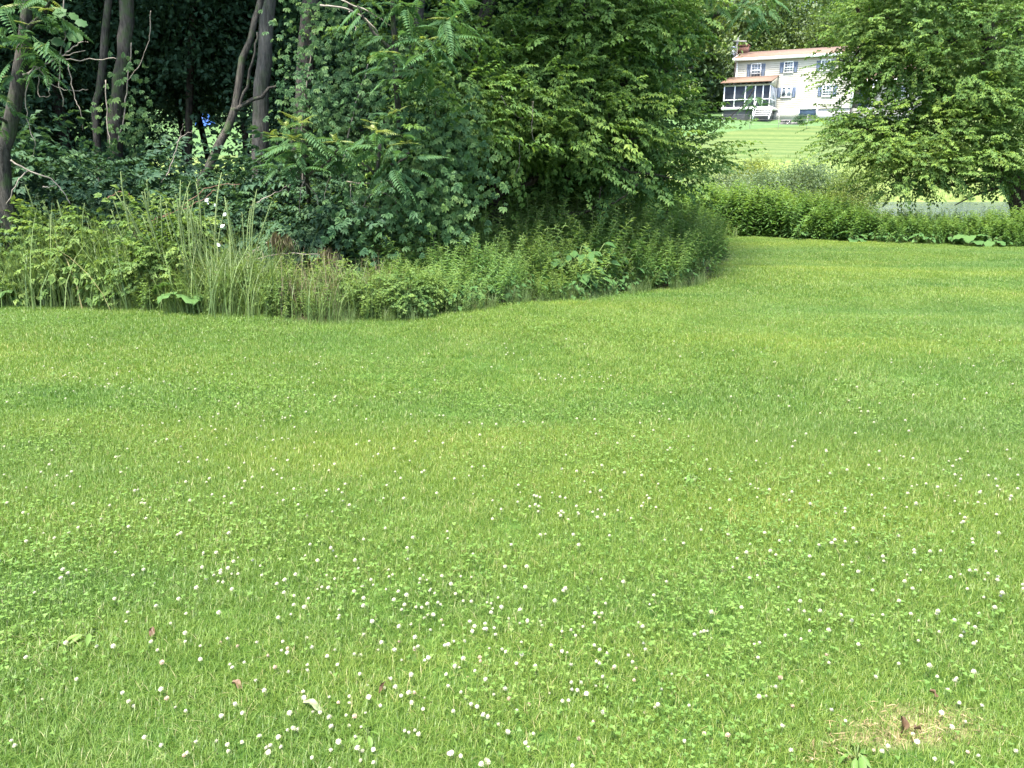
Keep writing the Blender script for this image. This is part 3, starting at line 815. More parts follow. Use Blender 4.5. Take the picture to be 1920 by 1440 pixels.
while len(spots) < 285:
    px = random.uniform(800, 1372); hs = float(np.interp(px, [800, 900, 1050, 1120, 1250, 1372], [.45, .65, .78, .90, .98, .90]))
    back = random.uniform(.12, 1.5 if px < 1080 else 1.9)
    p = edge_pt(px, back)
    spots.append((*p, hs * float(np.interp(back, [0, .5, 1.2], [.55, .9, 1.05]))))
# the knob's rounded end
for q in range(15):
    p, n = along_edge(random.uniform(cumE[-4], cumE[-1])); b_ = random.uniform(.15, 1.0)
    q_ = p + n * b_
    spots.append((q_[0], q_[1], float(terrain(*q_)), .9))
scatter_copies(gp, spots, (.68, 1.15), .17)
# weeds further back in the stand, nobody could count them
mb = MB(); tms = [herb(130 + i, 1.25, 40, .13, .2, stems=2).tmpl() for i in range(3)]
pts = []
for i in range(420):
    px = random.uniform(820, 1365); p = edge_pt(px, random.uniform(1.2, 4.2)); pts.append(p)
pts = np.array(pts); kk = rng.integers(0, 3, len(pts)); aa = rng.random(len(pts)) * 6.28; sc = rng.uniform(.8, 1.15, len(pts))
Rz = np.zeros((len(pts), 3, 3)); Rz[:, 0, 0] = np.cos(aa); Rz[:, 0, 1] = -np.sin(aa); Rz[:, 1, 0] = np.sin(aa); Rz[:, 1, 1] = np.cos(aa); Rz[:, 2, 2] = 1
for i in range(3): mb.many(tms[i], (Rz * sc[:, None, None])[kk == i], pts[kk == i], np.full((kk == i).sum(), .5))
tag(mb.build('undergrowth', [M['golden'], M['stem']]), 'mass of tall green weeds growing behind the goldenrod', 'undergrowth', kind='stuff')

# broad leaved low plants at the foot
def rosette(seed, n=16, leaf=.11, wd=.62, H=.28, tmf=ovate, R0=.2):
    r = np.random.default_rng(seed); mb = MB(); tm = tmf(1, wd, .08, .2)
    for i in range(n):
        a = r.random() * 6.28; h = r.uniform(.3, 1) * H; rad = r.uniform(.15, 1) * R0
        p = np.array([math.cos(a) * rad, math.sin(a) * rad, h])
        mb.tube([(0, 0, 0), (p[0] * .6, p[1] * .6, h * .7), p], [.003, .0025, .002], 3, mi=1)
        d = np.array([math.cos(a), math.sin(a), -.35])
        mb.many(tm, frames(d[None], np.array([[r.normal(0, .3), r.normal(0, .3) - .2, 1.]]), [leaf * r.uniform(.7, 1.3)]), p[None], [np.clip(.5 + r.normal(0, .12), .1, .9)])
    return mb
bp_ = [tag(rosette(200 + i, 30, .082, H=.32).build('broadleaf_plant', [M['broad'], M['stem']]), 'low broad-leaved weed creeping at the foot of the goldenrod stand', 'plant', 'low broad-leaved weeds along the edge') for i in range(4)]
sp_ = []
for px in list(np.linspace(1085, 1310, 22)) + list(np.linspace(780, 1080, 12)) + [1345, 1335, 1350]:
    b_ = random.uniform(0, .35); sp_.append((*edge_pt(px, b_ + .05), .8 + b_ * 1.2))
for i in range(10): sp_.append((*edge_pt(random.uniform(1100, 1200), random.uniform(.3, .6)), 2.0))
scatter_copies(bp_, sp_, (.75, 1.1), .15)

# bramble bushes, left
BRT = [spray(6, .28, .065, .046, 3, .3, 90 + s) for s in range(4)]
brp = [shrub_proto('bramble_bush', '', 'shrub', 'bramble bushes along the left edge', [((0, 0, .45), (.48, .38, .42), 30), ((.1, 0, .7), (.3, .25, .25), 8)], BRT, M['bramble'], 1., .15, 9, 'cane') for i in range(3)]
BR = [(40, .5, 0.92, 'bramble bush nearest the left edge of the picture, among grass stems'), (130, .45, 1.00, 'bright bramble mound just right of the leftmost one'),
      (215, .55, 1.08, 'tallest bramble mound with shoots reaching up against the dark woods'), (262, .35, 0.76, 'bramble mound where the tall weed stalks begin'),
      (330, .3, 0.37, 'small bramble mound low among the tall stalks'), (420, .32, 0.43, 'low bramble mound right of the white-leaved weed'), (505, .3, 0.34, 'low bramble mound below the drooping dead grass'),
      (770, .22, 0.43, 'bramble mound spilling onto the lawn at the turn of the edge'), (840, .3, 0.34, 'low bramble mound below the creeper column'), (90, .2, 0.48, 'small bramble mound at the lawn edge, left'), (185, .18, 0.44, 'bramble mound low at the lawn edge below the tallest one'),
      (-60, .5, 0.96, 'bramble mound cut by the left picture edge'), (-180, .5, 0.96, 'bramble mound beyond the left picture edge'), (640, .5, 0.37, 'bramble mound behind the dry grass'), (700, .35, 0.37, 'dim bramble mound left of the turn of the edge')]
for i, (px, bk, s, lab) in enumerate(BR):
    p = edge_pt(px, bk + (.10 if px < 300 else 0)); s *= 1.0
    if i < 3:
        o = brp[i]; o.location = p; o.scale = (s, s, s)
    else: o = copy_tree(brp[i % 3], tuple(p), random.random() * 6.28, s)
    o['label'] = lab

wp = [tag(herb(160 + i, .62, 26, .085, .32, stems=4, rad=.12).build('weed_plant', [M['bramble'], M['stem']]), 'small leafy green weed among the grass along the foot of the thicket', 'weed', 'leafy weeds along the foot of the thicket') for i in range(4)]
sp_ = []
for i in range(250):
    px = random.uniform(-80, 860) if i < 200 else random.uniform(860, 1340); b_ = random.uniform(.0, .8); sp_.append((*edge_pt(px, b_), random.uniform(.45, .8) * float(np.interp(b_, [0, .6], [.7, 1.25])) * (1.25 if px < 300 else .95)))
scatter_copies(wp, sp_, (.9, 1.1), .15)
# grass tufts
def tuft(seed, n=46, H=.7, wd=.008, spread=.12, bend=.45):
    r = np.random.default_rng(seed); mb = MB()
    for i in range(n):
        tm = blade(H * r.uniform(.5, 1.1), wd, abs(r.normal(bend, .2)), 4)
        a = r.random() * 6.28; Rm = np.array([[[math.cos(a), -math.sin(a), 0], [math.sin(a), math.cos(a), 0], [0, 0, 1]]])
        mb.many(tm, Rm, np.array([[r.normal(0, spread), r.normal(0, spread), 0]]), [np.clip(r.normal(.45, .2), 0, 1)])
    return mb
tf = [tag(tuft(300 + i).build('grass_tuft', M['weedg']), 'unmown tuft of long green grass along the weedy edge', 'grass tuft', 'tufts of long grass along the edge') for i in range(4)]
ts = []
for i in range(120):
    px = random.uniform(-80, 480); ts.append((*edge_pt(px, random.uniform(0, .9)), random.uniform(.7, 1.5) * (1.15 if px < 240 else 1)))
for i in range(26):
    px = random.uniform(480, 780); ts.append((*edge_pt(px, random.uniform(0, .7)), random.uniform(.4, .95)))
for i in range(40):
    px = random.uniform(760, 1340); ts.append((*edge_pt(px, random.uniform(-.02, .12)), random.uniform(.25, .45)))
for i in range(90): ts.append((*edge_pt(random.uniform(-60, 1365), random.uniform(-.16, .08)), random.uniform(.16, .36)))
scatter_copies(tf, ts)
dg = [tag(tuft(330 + i, 50, .75, .006, .10, .35).build('dry_grass_tuft', M['deadgrass']), 'straw-coloured grass tuft among the green weeds below the sumacs', 'grass tuft', 'dry grass tufts below the sumacs') for i in range(2)]
scatter_copies(dg, [(*edge_pt(px, random.uniform(.15, .6)), random.uniform(.6, 1.0)) for px in (540, 575, 610, 640, 665, 690, 715, 735, 280, 300)])

lg = [tag(tuft(360 + i, 30, 1.15, .010, .14, .30).build('tall_grass', M['weedg']), 'tall thin grass stems rising over the brambles at the left edge', 'grass tuft', 'tall grass at the left edge') for i in range(3)]
scatter_copies(lg, [(*edge_pt(random.uniform(-90, 275), random.uniform(.02, .55)), random.uniform(.6, 1.05)) for i in range(32)], (.9, 1.1), .16)
# tall weed stalks
def stalk(seed, H=1.5):
    r = np.random.default_rng(seed); mb = MB(); zs = np.linspace(0, 1, 10); a = r.random() * 6.28
    nod = r.uniform(.03, .10)
    st = np.stack([math.cos(a) * (nod * zs ** 3 + .03 * np.sin(zs * 4)) * H, math.sin(a) * nod * zs ** 3 * H, zs * H - .04 * H * zs ** 6], 1)
    mb.tube(st, np.interp(zs, [0, .5, .8, .97, 1], [.006, .008, .010, .007, .003]), 5, tint=.55)
    tm = kite(1, .14, .05, .3)
    for i in range(34):
        s = .2 + .8 * i / 34; b = i * 2.4
        p = np.array([np.interp(s, zs, st[:, j]) for j in range(3)])
        d = np.array([math.cos(b) * .6, math.sin(b) * .6, .9 if s > .5 else .4])
        mb.many(tm, frames(d[None], np.array([[math.cos(b) * -1, math.sin(b) * -1, .6]]), [.055 if s > .5 else .09]), p[None], [.5 + r.normal(0, .12)])
    return mb
sk = [tag(stalk(400 + i).build('weed_stalk', M['stalk']), 'tall pale green nodding weed stalk standing against the dark woods', 'weed', 'tall weed stalks at the left') for i in range(6)]
STK = [(66, 342), (112, 370), (122, 372), (235, 330), (240, 350), (262, 318), (276, 345), (283, 330), (298, 332), (312, 352), (322, 338), (335, 355), (340, 360), (379, 318), (350, 380), (365, 372),
       (432, 362), (440, 350), (449, 365), (462, 372), (455, 385), (425, 395), (408, 400), (284, 385), (300, 395), (390, 372), (330, 400), (250, 385), (95, 395), (40, 380), (10, 385), (160, 378), (205, 372), (345, 410), (372, 395), (398, 385), (418, 372)]
sp_ = []
for i, (px, py) in enumerate(STK):
    for _ in range(2 if i < 14 else 1):
        p = edge_pt(px - 12 + random.uniform(-8, 8) + _ * 14, random.uniform(.15, .5)); Y = p[1]
        top = P(px, py + _ * random.uniform(15, 60), Y); h = (top[2] - p[2]) / 1.46
        sp_.append((*p, h))
scatter_copies(sk, sp_, (1, 1), .11)

# the weed with white leaves
wroot = edge_pt(378, .3); Yw = wroot[1] - .05
ww = empty('white_leaved_weed', tuple(wroot), 'green weed carrying a few bright white leaves near its top', 'weed')
mb = MB()
for a_, b_ in (((372, 395), (395, 372)), ((382, 380), (405, 388)), ((380, 420), (414, 405))):
    mb.tube(smooth_path([wroot, P(*a_, Yw) * .5 + wroot * .5, P(*a_, Yw), P(*b_, Yw)], 9, .004) - wroot, np.linspace(.006, .003, 9), 4)
mb.build('stem', M['stem'], ww)
wl = MB(); wl.many(ovate(.055, .034, .1, .15), np.eye(3)[None], np.zeros((1, 3)), [.6]); wlm = wl.mesh('leaf', M['whiteleaf'])
for px, py, rz, ry in [(384, 378, .3, .9), (401, 386, 2.8, -1.2), (418, 405, .4, .8), (413, 426, -.5, 1.0), (413, 462, .2, -.8), (198, 374, .4, .8), (390, 384, 1.4, .4)]:
    if px < 300: continue
    o = bpy.data.objects.new('leaf', wlm); C.objects.link(o); o.parent = ww
    o.location = P(px, py, Yw - .02) - wroot; o.rotation_euler = (1.2, ry, rz)

# dead branches and bare vine stems
DB = [('pale dead branch arching down at the left behind the brambles', [(20, 300), (52, 320), (95, 335), (118, 360), (132, 382)], 9.3, .012, [[(52, 320), (30, 345), (12, 385)], [(80, 352), (105, 348)]]),
      ('bare forked twig reaching out right of the leaning sumac trunk', [(42, 140), (70, 130), (110, 108), (160, 95)], 9.2, .012, [[(105, 110), (150, 112), (218, 110)], [(110, 108), (148, 82), (164, 78)]]),
      ('crooked bare vine stem dangling below the forked twig', [(45, 150), (70, 125), (92, 155), (128, 170), (165, 168)], 9.2, .009, [[(60, 140), (48, 180), (55, 240), (66, 270), (58, 295)], [(75, 140), (72, 175), (90, 182), (92, 165)]]),
      ('thin twisted vine hanging between the left trunks', [(128, 120), (140, 180), (152, 210), (155, 245)], 11, .008, []),
      ('thin bare vine beside the thicker brown trunk', [(198, 150), (200, 220), (206, 270), (208, 310)], 11, .008, [[(283, 20), (280, 70), (262, 120), (240, 150)]]),
      ('bare sapling leaning behind the tall stalks', [(312, 330), (326, 295), (338, 255), (344, 232)], 10, .008, [[(330, 268), (348, 252), (362, 246)]]),
      ('arching brown cane over the tall stalks', [(255, 425), (300, 410), (360, 385), (400, 360), (412, 350)], 9.1, .009, [[(200, 372), (218, 362), (235, 360), (248, 372)], [(258, 420), (330, 395), (390, 352), (450, 345)]]),
      ('dead canes fanning out below the broad dark trunk', [(455, 490), (500, 455), (545, 448), (556, 460)], 8.9, .009, [[(455, 490), (520, 478), (560, 475), (620, 480), (628, 492)], [(450, 505), (505, 500), (555, 512)], [(460, 478), (490, 470), (492, 520)]]),
      ('grey bare stem curving down in front of the broad dark trunk', [(562, 305), (572, 330), (566, 350), (560, 400)], 9.1, .010, [[(575, 345), (592, 365), (598, 390)], [(470, 385), (510, 365), (545, 345)]]),
      ('tangle of bare vine stems left of the creeper column', [(650, 340), (700, 345), (740, 335), (760, 340)], 9.2, .008, [[(658, 345), (660, 375), (680, 390), (735, 385)], [(735, 335), (742, 380), (748, 430)], [(675, 400), (690, 370), (712, 360), (738, 372)], [(620, 330), (612, 350), (608, 380)]]),
      ('white twig sagging in the dark hollow of the box elder', [(900, 262), (925, 272), (945, 262), (972, 250)], 10.6, .008, [[(935, 270), (940, 245), (952, 235)], [(972, 250), (975, 300), (962, 340)]]),
      ('long bare vine hanging through the box elder leaves', [(940, 180), (955, 205), (985, 222), (1000, 190)], 10.4, .007, [[(1000, 190), (998, 250), (1010, 275)], [(790, 230), (815, 248), (840, 240)]]),
      ('bare branches crossing above the upper sumac clump', [(600, 10), (660, 20), (700, 50), (715, 75)], 9.3, .012, [[(640, 0), (690, 22), (745, 55)], [(655, 22), (665, 45), (668, 58)]]),
      ('dark dead branch drooping over the sunlit weeds at the right end of the thicket', [(1195, 345), (1165, 372), (1130, 395), (1108, 412)], 11.4, .016, [[(1128, 350), (1120, 380), (1095, 400), (1040, 402), (1015, 408)], [(1150, 380), (1128, 405), (1115, 430)], [(1015, 408), (1060, 400), (1110, 395)]])]
for lab, pth, Yd, r0, subs in DB:
    w = np.array([P(a_, b_, Yd) for a_, b_ in pth]); b0 = w[0].copy()
    root = empty('dead_branch', tuple(b0), lab, 'branch')
    for j, s in enumerate([pth] + subs):
        w = np.array([P(a_, b_, Yd + random.uniform(-.1, .1)) for a_, b_ in s]) - b0
        if j: w = w + 0
        mb = MB(); n = 5 * len(s); mb.tube(smooth_path(w, n, .006), np.linspace(r0 * (1 if j == 0 else .75), r0 * .3, n), 5)
        mb.build('stem' if j == 0 else 'side_twig', M['barkdark'] if 'dark dead' in lab else (M['cane'] if 'brown cane' in lab else M['twig']), root, True)

# drooping dead leaf bunches
dm = MB()
for i in range(60):
    a = random.random() * 6.28; tm = kite(random.uniform(.12, .26), .018, .1, .1)
    d = np.array([math.cos(a) * .25, math.sin(a) * .25, -1]); dm.many(tm, frames(d[None], np.array([[1., .2, .1]]), [1.]), np.array([[random.gauss(0, .06), random.gauss(0, .05), random.uniform(-.05, .05)]]), [random.uniform(.2, .9)])
dme = dm.mesh('dead_leaf_bunch', M['deadgrass'])
for px, py, lab in ((527, 440, 'drooping bunch of brown dead leaves on an arching cane below the broad dark trunk'), (618, 470, 'brown bunch of dead leaves hanging left of the dim bramble, lower right of the other'), (272, 430, 'reddish dead leaf bunch low between the brambles and the stalks')):
    o = bpy.data.objects.new('dead_leaf_bunch', dme); C.objects.link(o); o.location = P(px, py, 8.85); tag(o, lab, 'dead leaves'); o.rotation_euler.z = random.random() * 6

# ------------------------------------------------------------------ hedge row by the pond
hp = [tag(herb(500 + i, 1.1, 44, .15, .30, start=.05, stems=3, rad=.15).build('hedge_plant', [M['hedge'], M['stem']]), 'leafy green weed in the low hedge row between the lawn and the pond', 'plant', 'weeds forming the hedge row by the pond') for i in range(6)]
def hedge_pt(px, back):
    i = np.interp(px, [h[0] for h in HEDGE_PX], np.arange(len(HEDGE_PX)))
    j = min(int(i), len(HEDGE) - 2); q = HEDGE[j] * (1 - (i - j)) + HEDGE[j + 1] * (i - j)
    return np.array([q[0] + back * .2, q[1] + back, float(terrain(q[0], q[1] + back))])
HH = lambda px: float(np.interp(px, [1180, 1240, 1330, 1500, 1600, 1660, 1800, 1920, 2300], [1.55, 1.6, 1.55, 1.42, 1.2, .86, .80, .95, 1.1]))
sp_ = []
for i in range(290):
    px = 1180 + (1990 - 1180) * (i + random.random()) / 290; b_ = random.uniform(.1, .9) if i % 2 else random.uniform(.5, 1.4)
    sp_.append((*hedge_pt(px, b_), HH(px) * float(np.interp(b_, [0, .4, 1], [.62, .85, 1.0])) / 1.12))
scatter_copies(hp, sp_, (.88, 1.12), .12)
mb = MB(); tms = [herb(530 + i, 1.15, 44, .15, .30).tmpl() for i in range(3)]
pts = []; sc = []
for i in range(420):
    px = random.uniform(1170, 2250); pts.append(hedge_pt(px, random.uniform(1.0, 2.6))); sc.append(HH(px) * random.uniform(.7, .98) / 1.15)
pts = np.array(pts); sc = np.array(sc); kk = rng.integers(0, 3, len(pts)); aa = rng.random(len(pts)) * 6.28
Rz = np.zeros((len(pts), 3, 3)); Rz[:, 0, 0] = np.cos(aa); Rz[:, 0, 1] = -np.sin(aa); Rz[:, 1, 0] = np.sin(aa); Rz[:, 1, 1] = np.cos(aa); Rz[:, 2, 2] = 1
for i in range(3): mb.many(tms[i], (Rz * sc[:, None, None])[kk == i], pts[kk == i], np.full((kk == i).sum(), .55))
tag(mb.build('undergrowth', [M['hedge'], M['stem']]), 'mass of bright weeds growing behind the front of the hedge row', 'undergrowth', kind='stuff')
# low leaves at the hedge foot and burdocks
hb = [tag(rosette(240 + i, 22, .13, .7, .35).build('broadleaf_plant', [M['broad'], M['stem']]), 'dark broad-leaved weed at the foot of the hedge row', 'plant', 'broad-leaved weeds at the foot of the hedge row') for i in range(3)]
scatter_copies(hb, [(*hedge_pt(px, random.uniform(.05, .3)), random.uniform(.8, 1.5)) for px in np.linspace(1500, 1915, 18)], (.5, .75), .1)
def heartleaf(L=.42, Wd=.36):
    n = 7; V = []; T = []
    for i in range(n):
        s = i / (n - 1); w = Wd * .5 * math.sin(math.pi * min(1, .28 + .72 * s)) ** .8 * (1 if i < n - 1 else .05)
        y = L * s; z = .10 * L * math.sin(s * 2.6) - .18 * L * s * s
        wob = .02 * (1 if i % 2 else -1)
        V += [(-w, y - .04 * (i == 0), z - .05 * L + wob), (-w * .5, y, z), (0, y, z - .03), (w * .5, y, z), (w, y - .04 * (i == 0), z - .05 * L - wob)]
    for i in range(n - 1):
        for j in range(4):
            p = i * 5 + j; T += [(p, p + 1, p + 6), (p, p + 6, p + 5)]
    return one(V, T)
bm = MB(); bm.many(heartleaf(), np.eye(3)[None], np.zeros((1, 3)), [.6]); bme = bm.mesh('leaf', M['broad'], True)
def burdock(px, bk, n, sz, label, pos=None):
    p = hedge_pt(px, bk) if pos is None else pos
    root = empty('burdock_plant', tuple(p), label, 'plant')
    st = MB()
    for i in range(n):
        a = -math.pi / 2 + (i - (n - 1) / 2) * 5.0 / n + random.uniform(-.2, .2); h = random.uniform(.12, .42) * sz
        q = np.array([math.cos(a) * .14, math.sin(a) * .14, h])
        st.tube(smooth_path([(0, 0, 0), q * .5 + np.array([0, 0, .05]), q], 5), .007, 5)
        o = bpy.data.objects.new('leaf', bme); C.objects.link(o); o.parent = root
        o.location = q; o.rotation_euler = (random.uniform(-.5, .1), random.uniform(-.25, .25), a - math.pi / 2); o.scale = [sz * random.uniform(.8, 1.15)] * 3
    st.build('stalks', M['stem'], root)
burdock(1605, .05, 4, .72, 'burdock with one wide pale leaf at the hedge foot below the pale shrub')
burdock(1822, .05, 7, .85, 'large-leaved burdock at the hedge foot near the right tree')
burdock(1865, .08, 5, .65, 'smaller burdock just right of the large-leaved one at the hedge foot')
burdock(0, 0, 5, .75, 'broad pale dock leaves low at the left among the grass tufts', edge_pt(20, .1))
burdock(0, 0, 4, .7, 'dock leaves standing between the tall stalks', edge_pt(338, .12))

# ------------------------------------------------------------------ right tree
rb = []
RS = 1.16      # the tree stands on the pond's near bank, behind the hedge row
def RB(px, py, Y, rx, ry, rz, n): rb.append((P(px, py, Y * RS), (rx * RS, ry * RS, rz * RS), n))
def rtp(*pts): return tp(*[(a, b, y * RS, r * RS) for a, b, y, r in pts])
RB(1622, 60, 20.6, .45, .7, .35, 9); RB(1655, 60, 20.6, 1.0, 1.2, .8, 26); RB(1730, 40, 20, 1.3, 1.4, 1.0, 38); RB(1622, 114, 20.4, .55, .8, .3, 11); RB(1680, 130, 20, .9, 1.0, .42, 20)
RB(1790, 150, 19.6, 1.2, 1.2, .8, 36); RB(1870, 80, 19.6, 1.3, 1.3, 1.1, 44); RB(1710, 235, 19.6, 1.1, 1.1, .55, 32)
RB(1640, 225, 19.8, .65, .8, .32, 15); RB(1605, 262, 19.8, .5, .7, .28, 11); RB(1800, 270, 19.4, 1.2, 1.1, .6, 34); RB(1890, 210, 19.3, 1.1, 1.1, .9, 36)
RB(1660, 285, 19.4, .75, .8, .32, 16); RB(1730, 312, 19.2, .8, .9, .25, 16); RB(1690, 340, 19.1, .4, .5, .15, 6); RB(1850, 310, 19.3, .8, .8, .4, 20)
RB(1700, -80, 20.4, 1.6, 1.6, 1.1, 40); RB(1860, -120, 20.2, 2.2, 2.0, 1.6, 60); RB(2020, 120, 20.2, 1.6, 1.6, 2.2, 56); RB(2000, 300, 20, 1.2, 1.3, .8, 30); RB(1830, -330, 20.4, 2.4, 2.2, 1.8, 50)
plain_tree('maple_tree', 'large leafy tree with low sweeping branches over the pond at the right edge',
           rtp((1918, 400, 20.4, .27), (1906, 350, 20.4, .25), (1884, 270, 20.4, .20), (1868, 200, 20.4, .18), (1858, 110, 20.4, .16), (1845, -20, 20.4, .13), (1830, -300, 20.4, .06)), M['barkdark'],
           rb, M['rtree'], RTR,
           limbs=[rtp((1900, 335, 20.4, .12), (1860, 318, 20.2, .09), (1800, 290, 19.9, .06), (1700, 262, 19.7, .035), (1600, 235, 19.8, .012)),
                  rtp((1905, 345, 20.4, .10), (1865, 335, 20, .075), (1800, 345, 19.6, .045), (1735, 355, 19.2, .022), (1690, 352, 19, .01)),
                  rtp((1876, 240, 20.4, .10), (1800, 190, 20.2, .07), (1700, 140, 20.2, .045), (1570, 112, 20.4, .012)),
                  rtp((1862, 140, 20.4, .10), (1790, 80, 20.3, .07), (1700, 40, 20.3, .045), (1610, 30, 20.5, .015)),
                  rtp((1910, 365, 20.4, .08), (1880, 352, 19.8, .05), (1840, 362, 19.3, .03), (1790, 385, 18.9, .012)),
                  rtp((1912, 380, 20.4, .14), (1960, 300, 20.4, .12), (1990, 180, 20.4, .09), (2010, 40, 20.4, .06)),
                  rtp((1850, 60, 20.4, .05), (1800, 10, 20.2, .03), (1760, -20, 20, .015))],
           size=1.05, spread=.42, per=10, flat=.45, twig_max=260)

# ------------------------------------------------------------------ between hedge and hill
wlp = [clump(14, .34, .10, .28, 800 + s, .8, -.35) for s in range(4)]
def mound(name, label, px, py, Y, blobs, mat, tm, size=1., spread=.25, per=10):
    x = (px - 960) / F * Y / 1.0; base = P(px, py, Y); base[2] = float(terrain(base[0], base[1]))
    root = shrub_proto(name, label, 'shrub', None, blobs, tm, mat, size, spread, per)
    root.location = base
    return root
mound('willow_shrub', 'pale grey-green willow shrub in the meadow between the hedge row and the mown slope', 1490, 345, 33, [((-.9, 0, .9), (1.0, .9, .8), 40), ((.5, 0, 1.0), (1.1, .9, .9), 46), ((1.6, .2, .7), (.8, .8, .6), 24), ((-1.8, .3, .6), (.7, .7, .5), 18)], M['willow'], wlp, 1.3, .32, 12)
mound('green_shrub', 'small yellow-green shrub left of the pale willow shrub', 1412, 330, 38, [((0, 0, 1.1), (1.0, .8, .9), 40)], M['yellowshrub'], wlp, 1.4, .32, 11)
mound('green_shrub', 'pale shrub under the tip of the box elder', 1345, 345, 31, [((0, 0, .9), (1.0, .8, .9), 40), ((-1.2, 0, .7), (.8, .8, .7), 26)], M['willow'], wlp, 1.2, .3, 10)
mound('green_shrub', 'green shrub seen through the lower branches of the box elder', 1080, 345, 24, [((0, 0, 1.0), (1.5, .8, .9), 50), ((-1.6, .3, .8), (1.0, .8, .8), 30)], M['meadow'], wlp, 1.2, .3, 10)
mound('green_shrub', 'leafy shrub right of the pale willow shrub under the low maple branches', 1590, 345, 31, [((0, 0, .8), (1.1, .8, .8), 40)], M['meadow'], wlp, 1.2, .3, 10)
# tall meadow plants
mb = MB(); tms = [tuft(850 + i, 16, .75, .03, .16, .3).tmpl() for i in range(3)] + [clump(14, .5, .14, .35, 870 + i, .9, -.2) for i in range(2)]
N = 5200; xx = rng.uniform(-6, 60, N); yy = 22 + 32 * rng.random(N) ** 1.0
water = (xx > 15.2) & (yy > 25.5) & (yy < 45.0); xx = xx[~water]; yy = yy[~water]
vis = np.abs(xx / yy) < .85; xx = xx[vis]; yy = yy[vis]; N = len(xx)
zz = terrain(xx, yy); kk = rng.integers(0, 5, N); aa = rng.random(N) * 6.28; sc = rng.uniform(.6, 1.1, N) * np.interp(yy, [22, 50, 54], [.9, .9, .6])
Rz = np.zeros((N, 3, 3)); Rz[:, 0, 0] = np.cos(aa); Rz[:, 0, 1] = -np.sin(aa); Rz[:, 1, 0] = np.sin(aa); Rz[:, 1, 1] = np.cos(aa); Rz[:, 2, 2] = 1
pp = np.stack([xx, yy, zz + np.where(kk > 2, .25, 0)], 1)
for i in range(5): mb.many(tms[i], (Rz * sc[:, None, None])[kk == i], pp[kk == i], np.clip(rng.normal(.5, .12, (kk == i).sum()), .2, .8))
tag(mb.build('meadow_grass', M['meadow']), 'rough tall meadow growth between the hedge row and the mown slope', 'meadow', kind='stuff')

# ------------------------------------------------------------------ far trees
def far_proto(i):
    root = empty('far_tree', (0, 0, 0), '', 'tree', 'trees on the rise behind the house')
    h = [11, 13, 12, 14][i]
    mb, sk_ = trunk_mesh([np.array([0, 0, -.3, .3]), np.array([.2, 0, h * .5, .22]), np.array([.1, .2, h * .85, .08])], .05)
    mb.build('trunk', M['barkdark'], root, True)
    r = np.random.default_rng(i)
    bl = [((0, 0, h * .62), (3.2, 3.2, h * .30), 90), ((1.2, 0, h * .35), (2.6, 2.6, h * .22), 50), ((-1.4, .4, h * .40), (2.6, 2.6, h * .22), 50), ((.3, -.8, h * .2), (2.8, 2.6, h * .16), 40)]
    fb, cc = foliage(bl, FAR, 1., .75, 7, .6, .45, zmin=.4)
    fb.build('crown', M['fartree'], root)['kind'] = 'stuff'
    return root
fpro = [far_proto(i) for i in range(4)]
FT = []
for i, x in enumerate(np.arange(9, 66, 4.2)): FT.append((x + random.uniform(-1, 1), 100 + random.uniform(-3, 5), random.uniform(.85, 1.15)))
for i, x in enumerate(np.arange(4, 80, 5.0)): FT.append((x + random.uniform(-1, 1), 114 + random.uniform(-3, 5), random.uniform(1.2, 1.5)))
for i, x in enumerate(np.arange(-70, 22, 5.2)): FT.append((x + random.uniform(-1.5, 1.5), 78 + random.uniform(-5, 6), random.uniform(.95, 1.25)))
for i, x in enumerate(np.arange(44, 70, 4.5)): FT.append((x, 84 + random.uniform(-4, 4), random.uniform(.9, 1.2)))
for x, y, s in [(18.6, 90, .8), (16.0, 83, .9), (14.2, 80, .85), (16, 88, 1.0), (22.8, 98, .8), (35.5, 92, .85), (30, 96, .9)]: FT.append((x, y, s))
for i, (x, y, s) in enumerate(FT):
    z = float(terrain(x, y))
    lab = 'dense green tree on the rise behind and beside the far house' if x > 22 else 'tree in the far belt beyond the woods, left of the far house'
    if i < 4:
        o = fpro[i]; o.location = (x, y, z); o.scale = (s,) * 3; o.rotation_euler.z = i; o['label'] = lab
    else: copy_tree(fpro[i % 4], (x, y, z), random.random() * 6.28, s, lab)

# ------------------------------------------------------------------ house
def siding_mat():
    m, t, out = new_mat('cream_siding')
    tc = t.nodes.new('ShaderNodeTexCoord'); n = noise(t, 1.2, 4, tc.outputs['Object'])
    pb = t.nodes.new('ShaderNodeBsdfPrincipled')
    t.links.new(ramp(t, [(.3, (.33, .312, .25)), (.7, (.385, .368, .30))], n.outputs['Fac']).outputs[0], pb.inputs['Base Color'])
    pb.inputs['Roughness'].default_value = .55; t.links.new(pb.outputs[0], out.inputs[0]); return m
SID = siding_mat()
WHT = solid('white_trim', (.82, .82, .80), .5, .04)
SHU = solid('blue_grey_shutter', (.12, .16, .24), .6, .08)
ROOF = solid('tan_shingle', (.185, .115, .08), .9, .15, 3., .5, col2=(.13, .085, .06))
BRK = solid('chimney_brick', (.17, .085, .062), .9, .15, 5., .5)
SCR = solid('porch_screen', (.035, .045, .06), .7, .2, 1.5, col2=(.015, .02, .03))
DCK = solid('deck_dark', (.10, .10, .105), .9, .2)
CON = solid('foundation', (.42, .41, .38), .9, .1)
POL = solid('grey_pole', (.36, .34, .31), .9, .15)
MET = solid('grey_metal', (.55, .57, .58), .45, .06, metal=.3)
m, t, out = new_mat('window_glass')
pb = t.nodes.new('ShaderNodeBsdfPrincipled'); pb.inputs['Base Color'].default_value = (.10, .13, .16, 1); pb.inputs['Roughness'].default_value = .08
